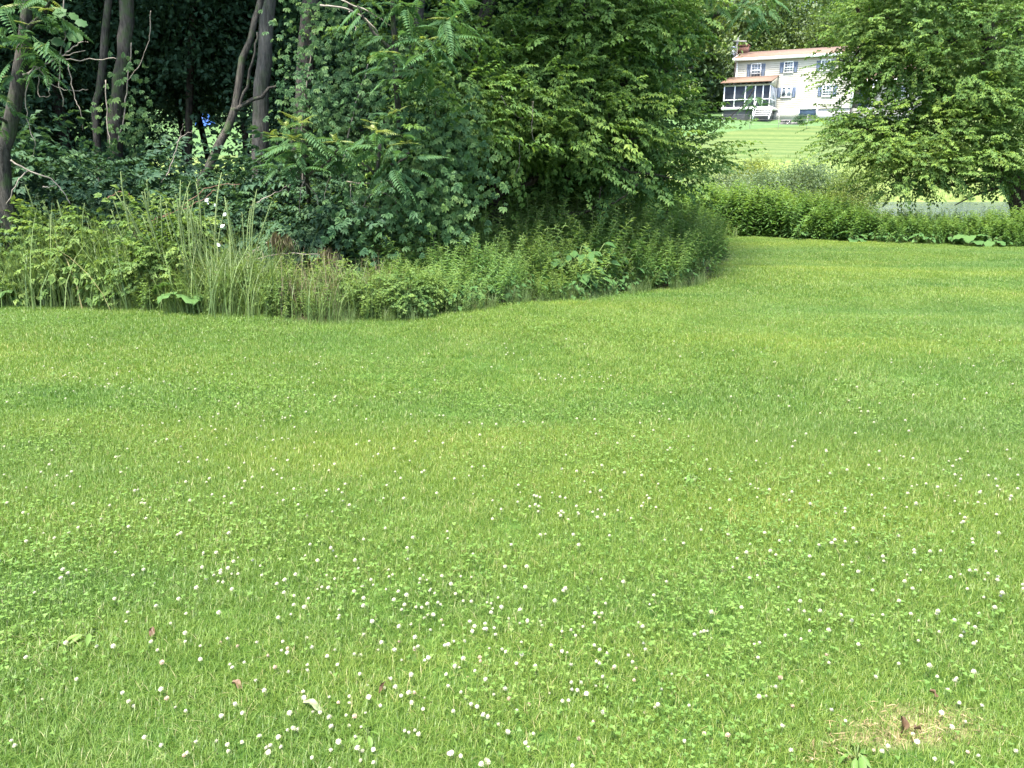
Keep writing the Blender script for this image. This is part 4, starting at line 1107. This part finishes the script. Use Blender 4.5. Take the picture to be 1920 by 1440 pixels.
tc = t.nodes.new('ShaderNodeTexCoord'); t.links.new(ramp(t, [(.35, (.06, .08, .10)), (.65, (.22, .25, .28))], noise(t, 1.3, 2, tc.outputs['Object']).outputs['Fac']).outputs[0], pb.inputs['Base Color'])
t.links.new(pb.outputs[0], out.inputs[0]); GLS = m
HY = 80.0
ho = P(1375, 208, HY); TH = math.radians(-27)      # yaw: facade turned a little to the left
house = empty('far_house', tuple(ho), 'cream two-storey house with blue-grey shutters and tan roof up on the rise', 'house')
house.rotation_euler.z = TH; house.scale = (.93, .93, .87)
def part(name, fn, mat, parent=house, kind=None, label=None):
    mb = MB(); fn(mb); o = mb.build(name, mat, parent)
    if kind: o['kind'] = kind
    if label: o['label'] = label
    return o
HWID, HD, HH_ = 11.4, 7.5, 5.35
def lap_wall(mb, x0, x1, y, z0, z1, lap=.2, side=-1):
    """clapboards: each course leans out 18 mm at its foot"""
    n = int(round((z1 - z0) / lap)); zz = np.linspace(z0, z1, n + 1)
    for i in range(n):
        a, b = zz[i], zz[i + 1]
        mb.quad((x0, y + side * .055, a), (x1, y + side * .055, a), (x1, y + side * .008, b), (x0, y + side * .008, b))
        mb.quad((x0, y, a), (x1, y, a), (x1, y + side * .055, a), (x0, y + side * .055, a))
def main_walls(mb):
    lap_wall(mb, 0, HWID, 0, 0, HH_)
    mb.box(0, HWID, .002, HD, 0, HH_)
    mb.slab([(0, 0.02, HH_), (0, HD - .02, HH_), (0, HD / 2, HH_ + 1.07)], (.12, 0, 0)); mb.slab([(HWID, .02, HH_), (HWID, HD - .02, HH_), (HWID, HD / 2, HH_ + 1.07)], (-.12, 0, 0))
part('wall', main_walls, SID)
part('foundation', lambda mb: mb.box(.05, HWID - .05, .06, HD - .05, -1.4, -.002), CON)
def main_roof(mb):
    r = 1.12; e = .35
    mb.slab([(-e, -e, HH_ - .02), (HWID + e, -e, HH_ - .02), (HWID + e, HD / 2, HH_ + r), (-e, HD / 2, HH_ + r)], (0, 0, .12))
    mb.slab([(-e, HD + e, HH_ - .02), (HWID + e, HD + e, HH_ - .02), (HWID + e, HD / 2 + .002, HH_ + r), (-e, HD / 2 + .002, HH_ + r)], (0, 0, .12))
part('roof', main_roof, ROOF)
part('fascia', lambda mb: (mb.box(-.38, HWID + .38, -.40, -.355, HH_ - .20, HH_ + .10), mb.slab([(-.36, -.35, HH_ - .14), (-.36, -.35, HH_ + .1), (-.36, HD / 2, HH_ + 1.24), (-.36, HD / 2, HH_ + 1.02)], (-.04, 0, 0))), WHT)
part('corner_board', lambda mb: mb.box(-.04, .12, -.045, .10, 0, HH_ - .05), WHT)
part('corner_board', lambda mb: mb.box(HWID - .12, HWID + .04, -.045, .10, 0, HH_ - .05), WHT)
part('chimney', lambda mb: (mb.box(-.75, -.01, HD / 2 - .6, HD / 2 + .6, -1.2, HH_ + 1.0), mb.box(-.70, .35, HD / 2 - .5, HD / 2 + .5, HH_ + .95, HH_ + 1.85), mb.box(-.76, .41, HD / 2 - .56, HD / 2 + .56, HH_ + 1.85, HH_ + 1.97)), BRK)
def window(xc, zc, w, h, y=0., style='sash', shut=.36, parent=house):
    fr = part('window', lambda mb: (mb.box(xc-w/2-.08, xc+w/2+.08, y-.11, y-.058, zc+h/2, zc+h/2+.1), mb.box(xc-w/2-.08, xc-w/2, y-.11, y-.058, zc-h/2, zc+h/2), mb.box(xc+w/2, xc+w/2+.08, y-.11, y-.058, zc-h/2, zc+h/2)), WHT, parent)
    part('sill', lambda mb: mb.box(xc-w/2-.1, xc+w/2+.1, y-.14, y-.058, zc-h/2-.09, zc-h/2), WHT, fr)
    part('pane', lambda mb: mb.box(xc-w/2, xc+w/2, y-.068, y-.059, zc-h/2, zc+h/2), GLS, fr)
    def bars(mb):
        if style == 'sash':
            mb.box(xc-w/2, xc+w/2, y-.092, y-.07, zc-.035, zc+.035)
            for f in (-.25, .25): mb.box(xc-w/2, xc+w/2, y-.084, y-.07, zc+f*h-.014, zc+f*h+.014)
            for f in (-.17, .17): mb.box(xc+f*w-.012, xc+f*w+.012, y-.088, y-.0705, zc-h/2, zc+h/2)
        else: mb.box(xc-.09, xc+.09, y-.095, y-.07, zc-h/2, zc+h/2)
    part('sash', bars, WHT, fr)
    if shut:
        for s in (-1, 1):
            x = xc + s * (w / 2 + .12 + shut / 2)
            def sh(mb):
                for q in range(2):
                    mb.box(x - shut/2, x - shut/2 + .05, y-.10, y-.058, zc-h/2-.04, zc+h/2+.04) if q == 0 else mb.box(x + shut/2 - .05, x + shut/2, y-.10, y-.058, zc-h/2-.04, zc+h/2+.04)
                for f in np.linspace(-.5, .5, 13): mb.box(x - shut/2 + .05, x + shut/2 - .05, y-.088, y-.059, zc + f*h*.98 - .03, zc + f*h*.98 + .03)
            part('shutter', sh, SHU)
window(2.0, 4.15, .85, 1.25); window(5.2, 4.30, .75, 1.0); window(8.7, 4.30, .75, .95)
window(5.2, 1.75, .85, .95, style='double'); window(9.1, 1.75, .80, 1.0)
part('vent', lambda mb: mb.box(7.0, 7.22, -.09, -.034, 2.35, 2.55), WHT)
# screened porch
PX0, PX1, PD = -.35, 4.25, 3.6
def porch_roof(mb): mb.slab([(PX0 - .3, -PD - .4, 2.55), (PX1 + .1, -PD - .4, 2.55), (PX1 + .1, -.04, 3.45), (PX0 - .3, -.04, 3.45)], (0, 0, .1))
part('porch_roof', porch_roof, ROOF)
part('porch_gable', lambda mb: (mb.slab([(PX1, -PD, 2.25), (PX1, -.04, 2.25), (PX1, -.04, 3.38), (PX1, -PD, 2.50)], (-.06, 0, 0)), mb.box(PX0, PX1 - .062, -PD, -PD + .08, 2.25, 2.42)), SID)
part('porch_floor', lambda mb: mb.box(PX0 - .1, PX1 + .15, -PD - .15, -.045, -.12, .12), WHT)
part('porch_skirt', lambda mb: mb.box(PX0 + .1, PX1 - .1, -PD + .1, -.06, -1.6, -.122), DCK)
for x in (-.29, .75, 1.8, 2.75, 3.5, 4.19): part('post', (lambda x: lambda mb: mb.box(x - .05, x + .05, -PD, -PD + .1, .122, 2.248))(x), WHT)
for y in (-2.7, -1.9, -1.0, -.12): part('post', (lambda y: lambda mb: mb.box(PX1 - .11, PX1 - .01, y - .05, y + .05, .122, 2.248))(y), WHT)
part('rail', lambda mb: (mb.box(PX0, PX1, -PD + .02, -PD + .08, .85, .93), mb.box(PX1 - .09, PX1 - .03, -PD + .11, -.18, .85, .93)), WHT)
part('rafter_ends', lambda mb: [mb.box(x, x + .1, -PD - .35, -PD - .002, 2.42, 2.54) for x in np.arange(PX0, PX1, .55)], DCK)
part('screen', lambda mb: (mb.box(PX0 + .06, PX1 - .12, -PD + .045, -PD + .055, .122, 2.245), mb.box(PX1 - .065, PX1 - .055, -PD + .11, -.05, .122, 2.245), mb.box(PX0 + .02, PX0 + .03, -PD + .11, -.05, .122, 2.4)), SCR)
def steps(mb):
    for i in range(4): mb.box(PX1 - 1.2 + .0, PX1 + .2, -PD - .5 - .3 * i, -PD - .2 - .3 * i, -.22 - .22 * i, -.15 - .22 * i)
    mb.slab([(PX1 - 1.3, -PD - .2, -.15), (PX1 - 1.3, -PD - 1.5, -1.1), (PX1 - 1.3, -PD - 1.5, -1.3), (PX1 - 1.3, -PD - .2, -.4)], (.06, 0, 0))
    mb.slab([(PX1 + .24, -PD - .2, -.15), (PX1 + .24, -PD - 1.5, -1.1), (PX1 + .24, -PD - 1.5, -1.3), (PX1 + .24, -PD - .2, -.4)], (.06, 0, 0))
    mb.slab([(PX1 - 1.3, -PD - .2, .75), (PX1 - 1.3, -PD - 1.5, -.2), (PX1 - 1.3, -PD - 1.5, -.28), (PX1 - 1.3, -PD - .2, .67)], (.06, 0, 0))
    mb.box(PX1 - 1.3, PX1 - 1.24, -PD - 1.52, -PD - 1.46, -1.3, -.2)
part('steps', steps, WHT)
def lattice(mb):
    for i in np.arange(4.5, 6.2, .14):
        mb.slab([(i, -.2, -.72), (i + .03, -.2, -.72), (i + .63, -.2, -.05), (i + .60, -.2, -.05)], (0, .012, 0))
        mb.slab([(i + .6, -.215, -.72), (i + .63, -.215, -.72), (i + .03, -.215, -.05), (i, -.215, -.05)], (0, .012, 0))
    mb.box(4.4, 6.9, -.22, -.18, -.05, .01)
part('lattice', lattice, WHT, kind='stuff')
part('bulkhead', lambda mb: (mb.box(6.6, 6.7, -.5, .0, -.75, -.06), mb.box(8.3, 8.4, -.5, .0, -.75, -.06), mb.box(6.6, 8.4, -.52, .0, -.06, .0)), WHT)
part('bulkhead_infill', lambda mb: mb.box(6.7, 8.3, -.3, -.02, -.72, -.06), SHU)  # dark box fills the bulkhead opening, standing in for its dark inside
# right wing
WX0, WX1 = HWID + .05, HWID + 6.2
def wing_walls(mb):
    lap_wall(mb, WX0 + 2.2, WX1, .6, 0, 2.55); mb.box(WX0 + 2.2, WX1, .602, HD - .5, 0, 2.55); mb.box(WX0, WX0 + 2.199, 1.7, HD - .5, 0, 2.55)
part('wing_wall', wing_walls, SID)
part('wing_foundation', lambda mb: mb.box(WX0, WX1, .65, HD - .6, -1.4, -.002), CON)
part('wing_roof', lambda mb: (mb.slab([(WX0, -.2, 2.55), (WX1 + .3, -.2, 2.55), (WX1 + .3, HD / 2, 4.3), (WX0, HD / 2, 4.3)], (0, 0, .12)), mb.slab([(WX0, HD, 2.55), (WX1 + .3, HD, 2.55), (WX1 + .3, HD / 2 + .002, 4.3), (WX0, HD / 2 + .002, 4.3)], (0, 0, .12))), ROOF)
part('wing_fascia', lambda mb: mb.box(WX0, WX1 + .3, -.25, -.205, 2.45, 2.68), WHT)
part('door', lambda mb: mb.box(WX0 + .5, WX0 + 1.4, 1.64, 1.69, .05, 2.1), SHU)
part('entry_post', lambda mb: mb.box(WX0 + 1.75, WX0 + 1.9, -.1, .05, -.9, 2.44), WHT)
part('gutter_pipe', lambda mb: mb.box(WX0 - .01, WX0 + .1, -.16, -.06, 0, 2.44), WHT)
window(WX0 + 4.2, 1.5, .9, .8, y=.6, style='sash', shut=0)

# utility pole with transformer
pb_ = P(1374, 190, 84); pb_[2] = float(terrain(pb_[0], pb_[1])) - .2
top = P(1374, 70, 84)[2]
up_ = empty('utility_pole', tuple(pb_), 'grey utility pole with a pale transformer can left of the house', 'utility pole')
hgt = top - pb_[2]
part('pole', lambda mb: mb.tube([(0, 0, 0), (0, 0, hgt)], [.15, .11], 8), POL, up_)
part('transformer', lambda mb: (mb.tube([(-.38, -.1, hgt - 2.3), (-.38, -.1, hgt - 1.0)], [.28, .28], 12), mb.tube([(-.38, -.1, hgt - 1.0), (-.38, -.1, hgt - .85)], [.30, .1], 12), mb.box(-.2, -.05, -.15, -.05, hgt - 1.6, hgt - 1.5)), MET, up_)
part('lamp_arm', lambda mb: (mb.tube(smooth_path([(0, 0, hgt - 2.9), (.6, -.1, hgt - 2.2), (1.5, -.2, hgt - 1.9)], 8), .05, 6), mb.box(1.4, 1.9, -.3, -.1, hgt - 2.0, hgt - 1.82)), MET, up_)
part('crossarm', lambda mb: mb.box(-.5, .9, -.16, -.115, hgt - .45, hgt - .32), POL, up_)
a_, b_ = np.array(pb_) + np.array([0, 0, hgt - 3.4]), np.array(ho) + np.array([11.0, -2.0, 6.0])
mb = MB(); ss = np.linspace(0, 1, 16); q = a_[None] * (1 - ss[:, None]) + b_[None] * ss[:, None]; q[:, 2] -= .9 * 4 * ss * (1 - ss) * .6
mb.tube(q - a_, .022, 4); o = mb.build('overhead_wire', POL); o.location = a_; tag(o, 'thin overhead wire running above the house roof from the utility pole', 'wire')
mb = MB(); b_ = np.array(ho) + np.array([.1, 0, 4.5]); q = np.stack([a_ * (1 - s) + b_ * s for s in ss]); q[:, 2] -= .35 * 4 * ss * (1 - ss)
mb.tube(q - a_, .022, 4); o = mb.build('overhead_wire', POL); o.location = a_; tag(o, 'short service wire dropping from the utility pole to the left house corner', 'wire')
# stone planter and yard fence
sp0 = P(1482, 229, 73); sp0[2] = float(terrain(sp0[0], sp0[1]))
STN = solid('grey_stone', (.17, .16, .15), .9, .2, 4)
pl = empty('stone_planter', tuple(sp0), 'low pile of grey stones with a small dark plant in the yard below the house', 'planter')
for i in range(9):
    part('stone', (lambda i: lambda mb: mb.slab([(-.9 + .22 * (i % 6) + .1 * (i // 6), -.3 + .1 * (i % 2), .22 * (i // 6) - .05), (-.55 + .22 * (i % 6) + .1 * (i // 6), -.25, .22 * (i // 6) - .03), (-.58 + .22 * (i % 6) + .1 * (i // 6), .25, .22 * (i // 6) - .05), (-.95 + .22 * (i % 6) + .1 * (i // 6), .2, .22 * (i // 6) - .06)], (.03, 0, .2)))(i), STN, pl)
fb, _ = foliage([((.7, 0, .35), (.4, .3, .3), 14)], DRK, .8, .12, 6); fb.build('plant', M['dark'], pl)['kind'] = 'stuff'
fl = P(1431, 238, 70); fl[2] = float(terrain(fl[0], fl[1]))
fe = empty('wire_fence', tuple(fl), 'low wire fence on thin posts across the yard below the porch', 'fence')
FX = np.linspace(-3.5, 6.0, 5); FZ = [float(terrain(fl[0] + x, fl[1] + x * -.1)) - fl[2] for x in FX]
for x, z in zip(FX, FZ): part('post', (lambda x, z: lambda mb: mb.tube([(x, -.1 * x, z - .1), (x, -.1 * x, z + 1.2)], [.018, .018], 6))(x, z), POL, fe)
for h_ in (.35, .75, 1.12): part('wire', (lambda h_: lambda mb: mb.tube([(x, -.1 * x, z + h_) for x, z in zip(FX, FZ)], .005, 4))(h_), POL, fe)

# things glimpsed through the gap in the woods
BLU = solid('blue_tarp', (.02, .09, .34), .6, .1)
tpz = P(386, 236, 73); tpz[2] = float(terrain(tpz[0], tpz[1]))
gz = .75
mb = MB(); n = 9; V = []; T = []
for i in range(n):
    for j in range(n):
        u, v = i / (n - 1) - .5, j / (n - 1) - .5; rr = max(abs(u), abs(v)) * 2
        V.append((u * 1.5, v * 1.2, (gz + .32) * (1 - rr ** 2.2 * .98) + .06 * math.sin(9 * u + 5 * v)))
for i in range(n - 1):
    for j in range(n - 1):
        p = i * n + j; T += [(p, p + 1, p + n + 1), (p, p + n + 1, p + n)]
mb.add(V, T); o = mb.build('blue_tarp', BLU, None, True); o.location = tpz; tag(o, 'bright blue tarp over a heap glimpsed through the gap in the woods', 'tarp')

# ------------------------------------------------------------------ lawn
hid = {}
def proto_collection(name, meshes):
    col = bpy.data.collections.new(name)
    for i, me in enumerate(meshes):
        o = bpy.data.objects.new('%s_%02d' % (name, i), me); col.objects.link(o)
    return col
def gn_scatter(name, col, pos, rz, sc, idx, label, cat, tilt=None):
    me = bpy.data.meshes.new(name); me.vertices.add(len(pos)); me.vertices.foreach_set('co', np.asarray(pos, np.float32).ravel())
    a = me.attributes.new('rot', 'FLOAT_VECTOR', 'POINT'); r = np.zeros((len(pos), 3), np.float32); r[:, 2] = rz
    if tilt is not None: r[:, :2] = tilt
    a.data.foreach_set('vector', r.ravel())
    a = me.attributes.new('scl', 'FLOAT', 'POINT'); a.data.foreach_set('value', np.asarray(sc, np.float32))
    a = me.attributes.new('pick', 'INT', 'POINT'); a.data.foreach_set('value', np.asarray(idx, np.int32))
    o = bpy.data.objects.new(name, me); C.objects.link(o)
    ng = bpy.data.node_groups.new(name + '_nodes', 'GeometryNodeTree')
    ng.interface.new_socket('Geometry', in_out='INPUT', socket_type='NodeSocketGeometry')
    ng.interface.new_socket('Geometry', in_out='OUTPUT', socket_type='NodeSocketGeometry')
    N = ng.nodes; gi = N.new('NodeGroupInput'); go = N.new('NodeGroupOutput'); ip = N.new('GeometryNodeInstanceOnPoints'); ci = N.new('GeometryNodeCollectionInfo')
    ci.inputs[0].default_value = col; ci.inputs['Separate Children'].default_value = True; ci.inputs['Reset Children'].default_value = True
    def na(n_, typ):
        q = N.new('GeometryNodeInputNamedAttribute'); q.data_type = typ; q.inputs[0].default_value = n_; return q.outputs[0]
    ng.links.new(gi.outputs[0], ip.inputs['Points']); ng.links.new(ci.outputs[0], ip.inputs['Instance']); ip.inputs['Pick Instance'].default_value = True
    ng.links.new(na('pick', 'INT'), ip.inputs['Instance Index']); ng.links.new(na('rot', 'FLOAT_VECTOR'), ip.inputs['Rotation']); ng.links.new(na('scl', 'FLOAT'), ip.inputs['Scale'])
    ng.links.new(ip.outputs[0], go.inputs[0])
    md = o.modifiers.new('scatter', 'NODES'); md.node_group = ng
    tag(o, label, cat, kind='stuff')
    return o
def turf(seed, size, n, H, wd, flat=.0, mean=.45, sd=.24):
    r = np.random.default_rng(seed); mb = MB()
    bl = [blade(1, wd / H, b, 3) for b in (.15, .35, .6, .9, 1.3)]
    p = np.zeros((n, 3)); p[:, 0] = r.uniform(-size/2, size/2, n); p[:, 1] = r.uniform(-size/2, size/2, n); p[:, 2] = -.004
    a = r.random(n) * 6.28; h = H * r.uniform(.55, 1.15, n)
    R = np.zeros((n, 3, 3)); R[:, 0, 0] = np.cos(a); R[:, 0, 1] = -np.sin(a); R[:, 1, 0] = np.sin(a); R[:, 1, 1] = np.cos(a); R[:, 2, 2] = 1
    R *= h[:, None, None]
    t_ = np.clip(r.normal(mean, sd, n), 0, .84); t_[r.random(n) < .035] = 1.1
    k = r.integers(0, 5, n)
    for i in range(5): mb.many(bl[i], R[k == i], p[k == i], t_[k == i])
    return mb.mesh('turf', M['grass'])
def jgrid(x0, x1, y0, y1, s):
    x, y = np.meshgrid(np.arange(x0, x1, s), np.arange(y0, y1, s)); x = x.ravel() + rng.uniform(-.4, .4, x.size) * s; y = y.ravel() + rng.uniform(-.4, .4, y.size) * s
    return x, y
def lawn_ok(x, y, margin=.0):
    d = inside(WOODS, x, y - margin)
    hy = np.interp(x, HEDGE[:, 0], HEDGE[:, 1])
    return ~d & (y < hy + .5) & (np.abs(x) < .76 * y + 1.2)
for nm, size, n, H, wd, y0, y1, st, lab in (('grass', .30, 680, .046, .0024, 1.1, 4.8, .125, 'short mown grass blades of the near lawn'),
                                             ('grass', .45, 860, .048, .0036, 4.8, 10, .22, 'short mown grass blades of the middle lawn'),
                                             ('grass', .55, 820, .050, .0055, 10, 25, .30, 'short mown grass blades of the far lawn')):
    col = proto_collection('turf', [turf(900 + i + int(size * 100), size, n, H, wd, mean=.42 + .06 * (i % 3)) for i in range(6)])
    x, y = jgrid(-19, 19, y0, y1, st)
    ok = lawn_ok(x, y); x, y = x[ok], y[ok]
    keep = rng.random(len(x)) > bare_at(x, y) * .55; x, y = x[keep], y[keep]
    pos = np.stack([x, y, terrain(x, y)], 1)
    zone = np.sin(x * .9 + 1.2 * np.sin(y * .7)) * np.cos(y * 1.1 + .5 * x)
    gn_scatter(nm, col, pos, rng.integers(0, 2, len(x)) * 0 + rng.normal(0, .25, len(x)), np.clip(1 + .18 * zone + rng.normal(0, .08, len(x)), .7, 1.4), rng.integers(0, 6, len(x)), lab, 'grass', np.stack([(terrain(x, y + .1) - terrain(x, y - .1)) / .2, 0 * x], 1))

# clover leaves in drifts
def clover_patch(seed, size=.5, n=120, H=.05):
    r = np.random.default_rng(seed); mb = MB()
    lf = MB(); tm = ovate(1, .85, .06, .05)
    for k in range(3):
        a = k * 2.094; d = np.array([[math.cos(a), math.sin(a), .12]]); lf.many(tm, frames(d, np.array([[0, 0, 1.]]), [.0074]), np.zeros((1, 3)), [.5])
    tri = lf.tmpl()
    p = np.zeros((n, 3)); p[:, :2] = r.normal(0, size * .32, (n, 2)); p[:, 2] = H * r.uniform(.45, 1.15, n)
    a = r.random(n) * 6.28; up = r.normal(0, .35, (n, 3)) + np.array([0, 0, 1]); d = np.stack([np.cos(a), np.sin(a), np.zeros(n)], 1)
    mb.many(tri, frames(d, up, r.uniform(.65, 1.25, n)), p, np.clip(r.normal(.5, .16, n), .1, .9))
    return mb.mesh('clover', M['clover'])
def fnoise(x, y):
    return .5 + .25 * np.sin(2.1 * x + 1.3 * np.sin(1.7 * y)) + .25 * np.sin(2.7 * y + 1.1 * np.sin(2.3 * x + 1)) 
col = proto_collection('clover', [clover_patch(950 + i) for i in range(6)])
x, y = jgrid(-9, 9, 1.1, 11.5, .2)
ok = lawn_ok(x, y); x, y = x[ok], y[ok]
dens = np.clip(fnoise(x, y) * 1.3 - .25, .06, 1) * np.interp(y, [1.2, 3, 6, 9, 11.5], [.7, .8, .5, .25, .05]) * np.where(x > 1.8, .75, 1)
k = (rng.random(len(x)) < dens) & (bare_at(x, y) < .3); x, y = x[k], y[k]
gn_scatter('clover_leaves', col, np.stack([x, y, terrain(x, y)], 1), rng.random(len(x)) * 6.28, rng.uniform(.8, 1.3, len(x)), rng.integers(0, 6, len(x)), 'round clover leaves growing in drifts through the lawn', 'clover')

# clover flowers
def flower(seed, mat):
    r = np.random.default_rng(seed); mb = MB(); tm = kite(1, .55, .12, -.05, .55)
    H = .088
    mb.tube([(0, 0, 0), (.004, 0, H * .5), (0, 0, H - .008)], .0012, 3, mi=1)
    V = []; n = 34
    for i in range(n):
        z = 1 - 1.55 * (i + .5) / n; a = i * 2.39996; q = math.sqrt(max(0, 1 - z * z))
        d = np.array([q * math.cos(a), q * math.sin(a), z * .85 + .12]); p = np.array([0, 0, H - .004]) + d * .003
        up = np.cross(d, [math.sin(a), -math.cos(a), .2])
        mb.many(tm, frames(d[None], up[None], [.0105 * r.uniform(.85, 1.15)]), p[None], [np.clip(.42 + .2 * z + r.normal(0, .08), 0, 1)])
    # the solid heart of the head
    Vs = []; T = []; k, m_ = 7, 4
    for i in range(m_ + 1):
        th = math.pi * i / m_
        for j in range(k): Vs.append((.0075 * math.sin(th) * math.cos(2*math.pi*j/k), .0075 * math.sin(th) * math.sin(2*math.pi*j/k), H - .002 + .0065 * math.cos(th)))
    for i in range(m_):
        for j in range(k):
            p, q, s, u = i*k+j, i*k+(j+1) % k, (i+1)*k+(j+1) % k, (i+1)*k+j
            T += [(p, s, q), (p, u, s)]
    mb.add(Vs, T, .45)
    return mb
FL = [(1075, 955, 70, 22, 40), (700, 1110, 110, 35, 45), (800, 1170, 160, 40, 45), (850, 1270, 220, 70, 75), (560, 1250, 180, 80, 35), (250, 1230, 160, 80, 30), (1150, 1220, 160, 60, 40), (1000, 1150, 150, 50, 30),
      (200, 710, 90, 16, 40), (480, 740, 140, 30, 35), (1100, 706, 50, 4, 22), (350, 900, 200, 50, 40), (1600, 1010, 150, 25, 26), (1850, 900, 60, 40, 22), (1800, 1120, 120, 40, 30), (1500, 1180, 140, 60, 26), (1750, 1290, 120, 60, 18), (1650, 1060, 120, 30, 18), (430, 1085, 60, 25, 16), (120, 1000, 120, 40, 24), (640, 1390, 250, 40, 26)]
fp = []
for px, py, sx, sy, n in FL:
    for i in range(int(n * .85)): fp.append((random.gauss(px, sx), random.gauss(py, sy)))
for i in range(210): fp.append((random.uniform(-40, 1960), 630 + 820 * random.random() ** .8))
for i in range(300): fp.append((random.uniform(-40, 1960), random.uniform(640, 960)))
EXPL = [(930, 1363), (920, 1362), (355, 1422), (362, 1420), (37, 1416), (18, 1436), (765, 1313), (742, 1306), (752, 1302), (635, 1320), (845, 1266), (700, 1205), (668, 1274), (1275, 1390), (1350, 1395), (1740, 1434), (1838, 1436), (1840, 1432), (838, 1220), (790, 1330), (890, 1335), (652, 1396), (660, 1395), (672, 1398), (760, 1372), (770, 1380), (845, 1402), (876, 1320), (430, 1408), (470, 1400), (690, 1436), (1100, 1300), (1125, 1280), (965, 1245), (978, 1240), (575, 1260)]
fp = EXPL + fp
fl_pts = []
for px, py in fp:
    if py < 625 or py > 1470: continue
    d = ray(px, py); tq = CAMZ / -d[2]; xx_, yy_ = d[0] * tq, d[1] * tq
    if yy_ > 8.6 or not lawn_ok(np.array([xx_]), np.array([yy_]), .1)[0]: continue
    fl_pts.append((xx_, yy_ - .02, float(terrain(xx_, yy_)) - .006))
fl_pts.sort(key=lambda p: p[0] ** 2 + p[1] ** 2)
fpro_ = [tag(flower(970 + i, 0).build('clover_flower', [M['petal'], M['stem']]), 'small white clover flower head standing in the lawn', 'flower', 'white clover flowers in the lawn') for i in range(5)]
fpk = [tag(flower(980 + i, 0).build('clover_flower', [M['pinkpetal'], M['stem']]), 'fading pinkish clover flower head standing in the lawn', 'flower', 'fading pinkish clover flowers in the lawn') for i in range(2)]
near = fl_pts[:300]; pinks = [p for i, p in enumerate(near) if i % 8 == 3]; whites = [p for i, p in enumerate(near) if i % 8 != 3]
scatter_copies(fpro_, whites, (.36, .66), .45); scatter_copies(fpk, pinks, (.36, .64), .5)
mb = MB(); tms = [flower(990 + i, 0).tmpl() for i in range(2)]; rest = np.array(fl_pts[300:])
if len(rest):
    kk = rng.integers(0, 2, len(rest))
    for i in range(2): mb.many(tms[i], np.eye(3)[None] * rng.uniform(.36, .70, (kk == i).sum())[:, None, None], rest[kk == i], np.full((kk == i).sum(), .5))
    tag(mb.build('clover_flowers', [M['petal'], M['stem']]), 'sprinkling of tiny white clover heads over the farther lawn', 'flowers', kind='stuff')
print('flowers', len(fl_pts))

# bare patch: lying straw
n = 420; mb = MB(); pts = []
while len(pts) < n:
    c, rx, ry = random.choice(BARE); a = random.random() * 6.28; r_ = random.random() ** .5 * 1.25
    pts.append((c[0] + rx * r_ * math.cos(a), c[1] + ry * r_ * math.sin(a)))
pts = np.array(pts); d = rng.normal(size=(n, 3)) * np.array([1, 1, .22]); d[:, 2] = np.abs(d[:, 2]) * .7
L = rng.uniform(.012, .045, n)
R = frames(d, rng.normal(size=(n, 3)) * .5 + np.array([0, 0, 1]), L)
mb.many(kite(1, .07, .02, .1, .5), R, np.stack([pts[:, 0], pts[:, 1], terrain(pts[:, 0], pts[:, 1]) + rng.uniform(.002, .018, n)], 1), np.clip(rng.normal(.5, .25, n), 0, 1))
tag(mb.build('dry_grass', M['straw']), 'dead straw lying on the bare patch of lawn at the lower right', 'straw', kind='stuff')
# dead leaves
def curled(L, Wd, curl):
    n, k = 7, 5; V = []; T = []
    for i in range(n):
        s = i / (n - 1); w = Wd * .5 * math.sin(math.pi * (.06 + .9 * s)) ** .7
        for j in range(k):
            u = (j / (k - 1) - .5) * 2
            V.append((w * math.sin(u * curl) / curl * 1.0, L * s, Wd * .3 * (1 - math.cos(u * curl)) + .12 * L * math.sin(s * 3) + .006 * math.sin(7 * s + 3 * u)))
    for i in range(n - 1):
        for j in range(k - 1):
            p = i * k + j; T += [(p, p + 1, p + k + 1), (p, p + k + 1, p + k)]
    return one(V, T, tint=[.3 + .5 * ((q * 37) % 11) / 11 for q in range(len(V))])
DL = [(1687, 1386, .085, .05, 1.3, (1.25, .4, .5), 'deadleaf', 'curled russet dead leaf standing on the bare straw patch'), (455, 1306, .06, .04, 1.0, (.4, .2, 1.2), 'deadleaf', 'brown dead leaf half sunk in the grass at the lower left'),
      (286, 1207, .055, .035, 1.1, (.7, .1, .3), 'deadleaf', 'small reddish dead leaf in the grass left of the clover drift'), (711, 1312, .06, .022, 1.4, (1.0, .3, -.5), 'deadleaf', 'thin folded brown leaf upright between the clover flowers'),
      (1725, 1383, .05, .03, 1.2, (.6, .3, 2.0), 'deadleaf', 'small dull brown leaf right of the curled russet one on the bare patch'), (1756, 1316, .04, .025, 1.0, (.5, .2, .8), 'deadleaf', 'small tan leaf at the top of the bare patch'),
      (606, 1346, .10, .05, .8, (.25, .2, 1.3), 'paleleaf', 'bleached pale leaf lying flat in the grass below the clover drift')]
for px, py, L, Wd, cu, rot, mt, lab in DL:
    g = G(px, py); mb = MB(); L, Wd = L * .68, Wd * .68; mb.many(curled(L, Wd, cu), np.eye(3)[None], np.zeros((1, 3)), [.5])
    o = mb.build('fallen_leaf', M[mt], None, True); o.location = g + np.array([0, 0, .014 if 'standing' not in lab else -.004]); o.rotation_euler = rot; tag(o, lab, 'leaf')
# lone lawn weeds
lw = [tag(rosette(260 + i, 14, .055, .35, .05, R0=.045).build('lawn_weed', [M['clover'], M['stem']]), 'light yellow-green weed rosette in the mown grass', 'weed', 'light green weed rosettes in the lawn') for i in range(2)]
scatter_copies(lw, [(*G(px, py), s) for px, py, s in ((1605, 1432, 1.3), (1295, 905, 1.2), (75, 1205, 1.2), (170, 1203, 1.2), (1300, 900, 1), (1460, 810, 1.3), (965, 790, 1.1), (690, 1390, .9), (100, 705, 1.2), (115, 1215, 1))], (.5, .75), .1)
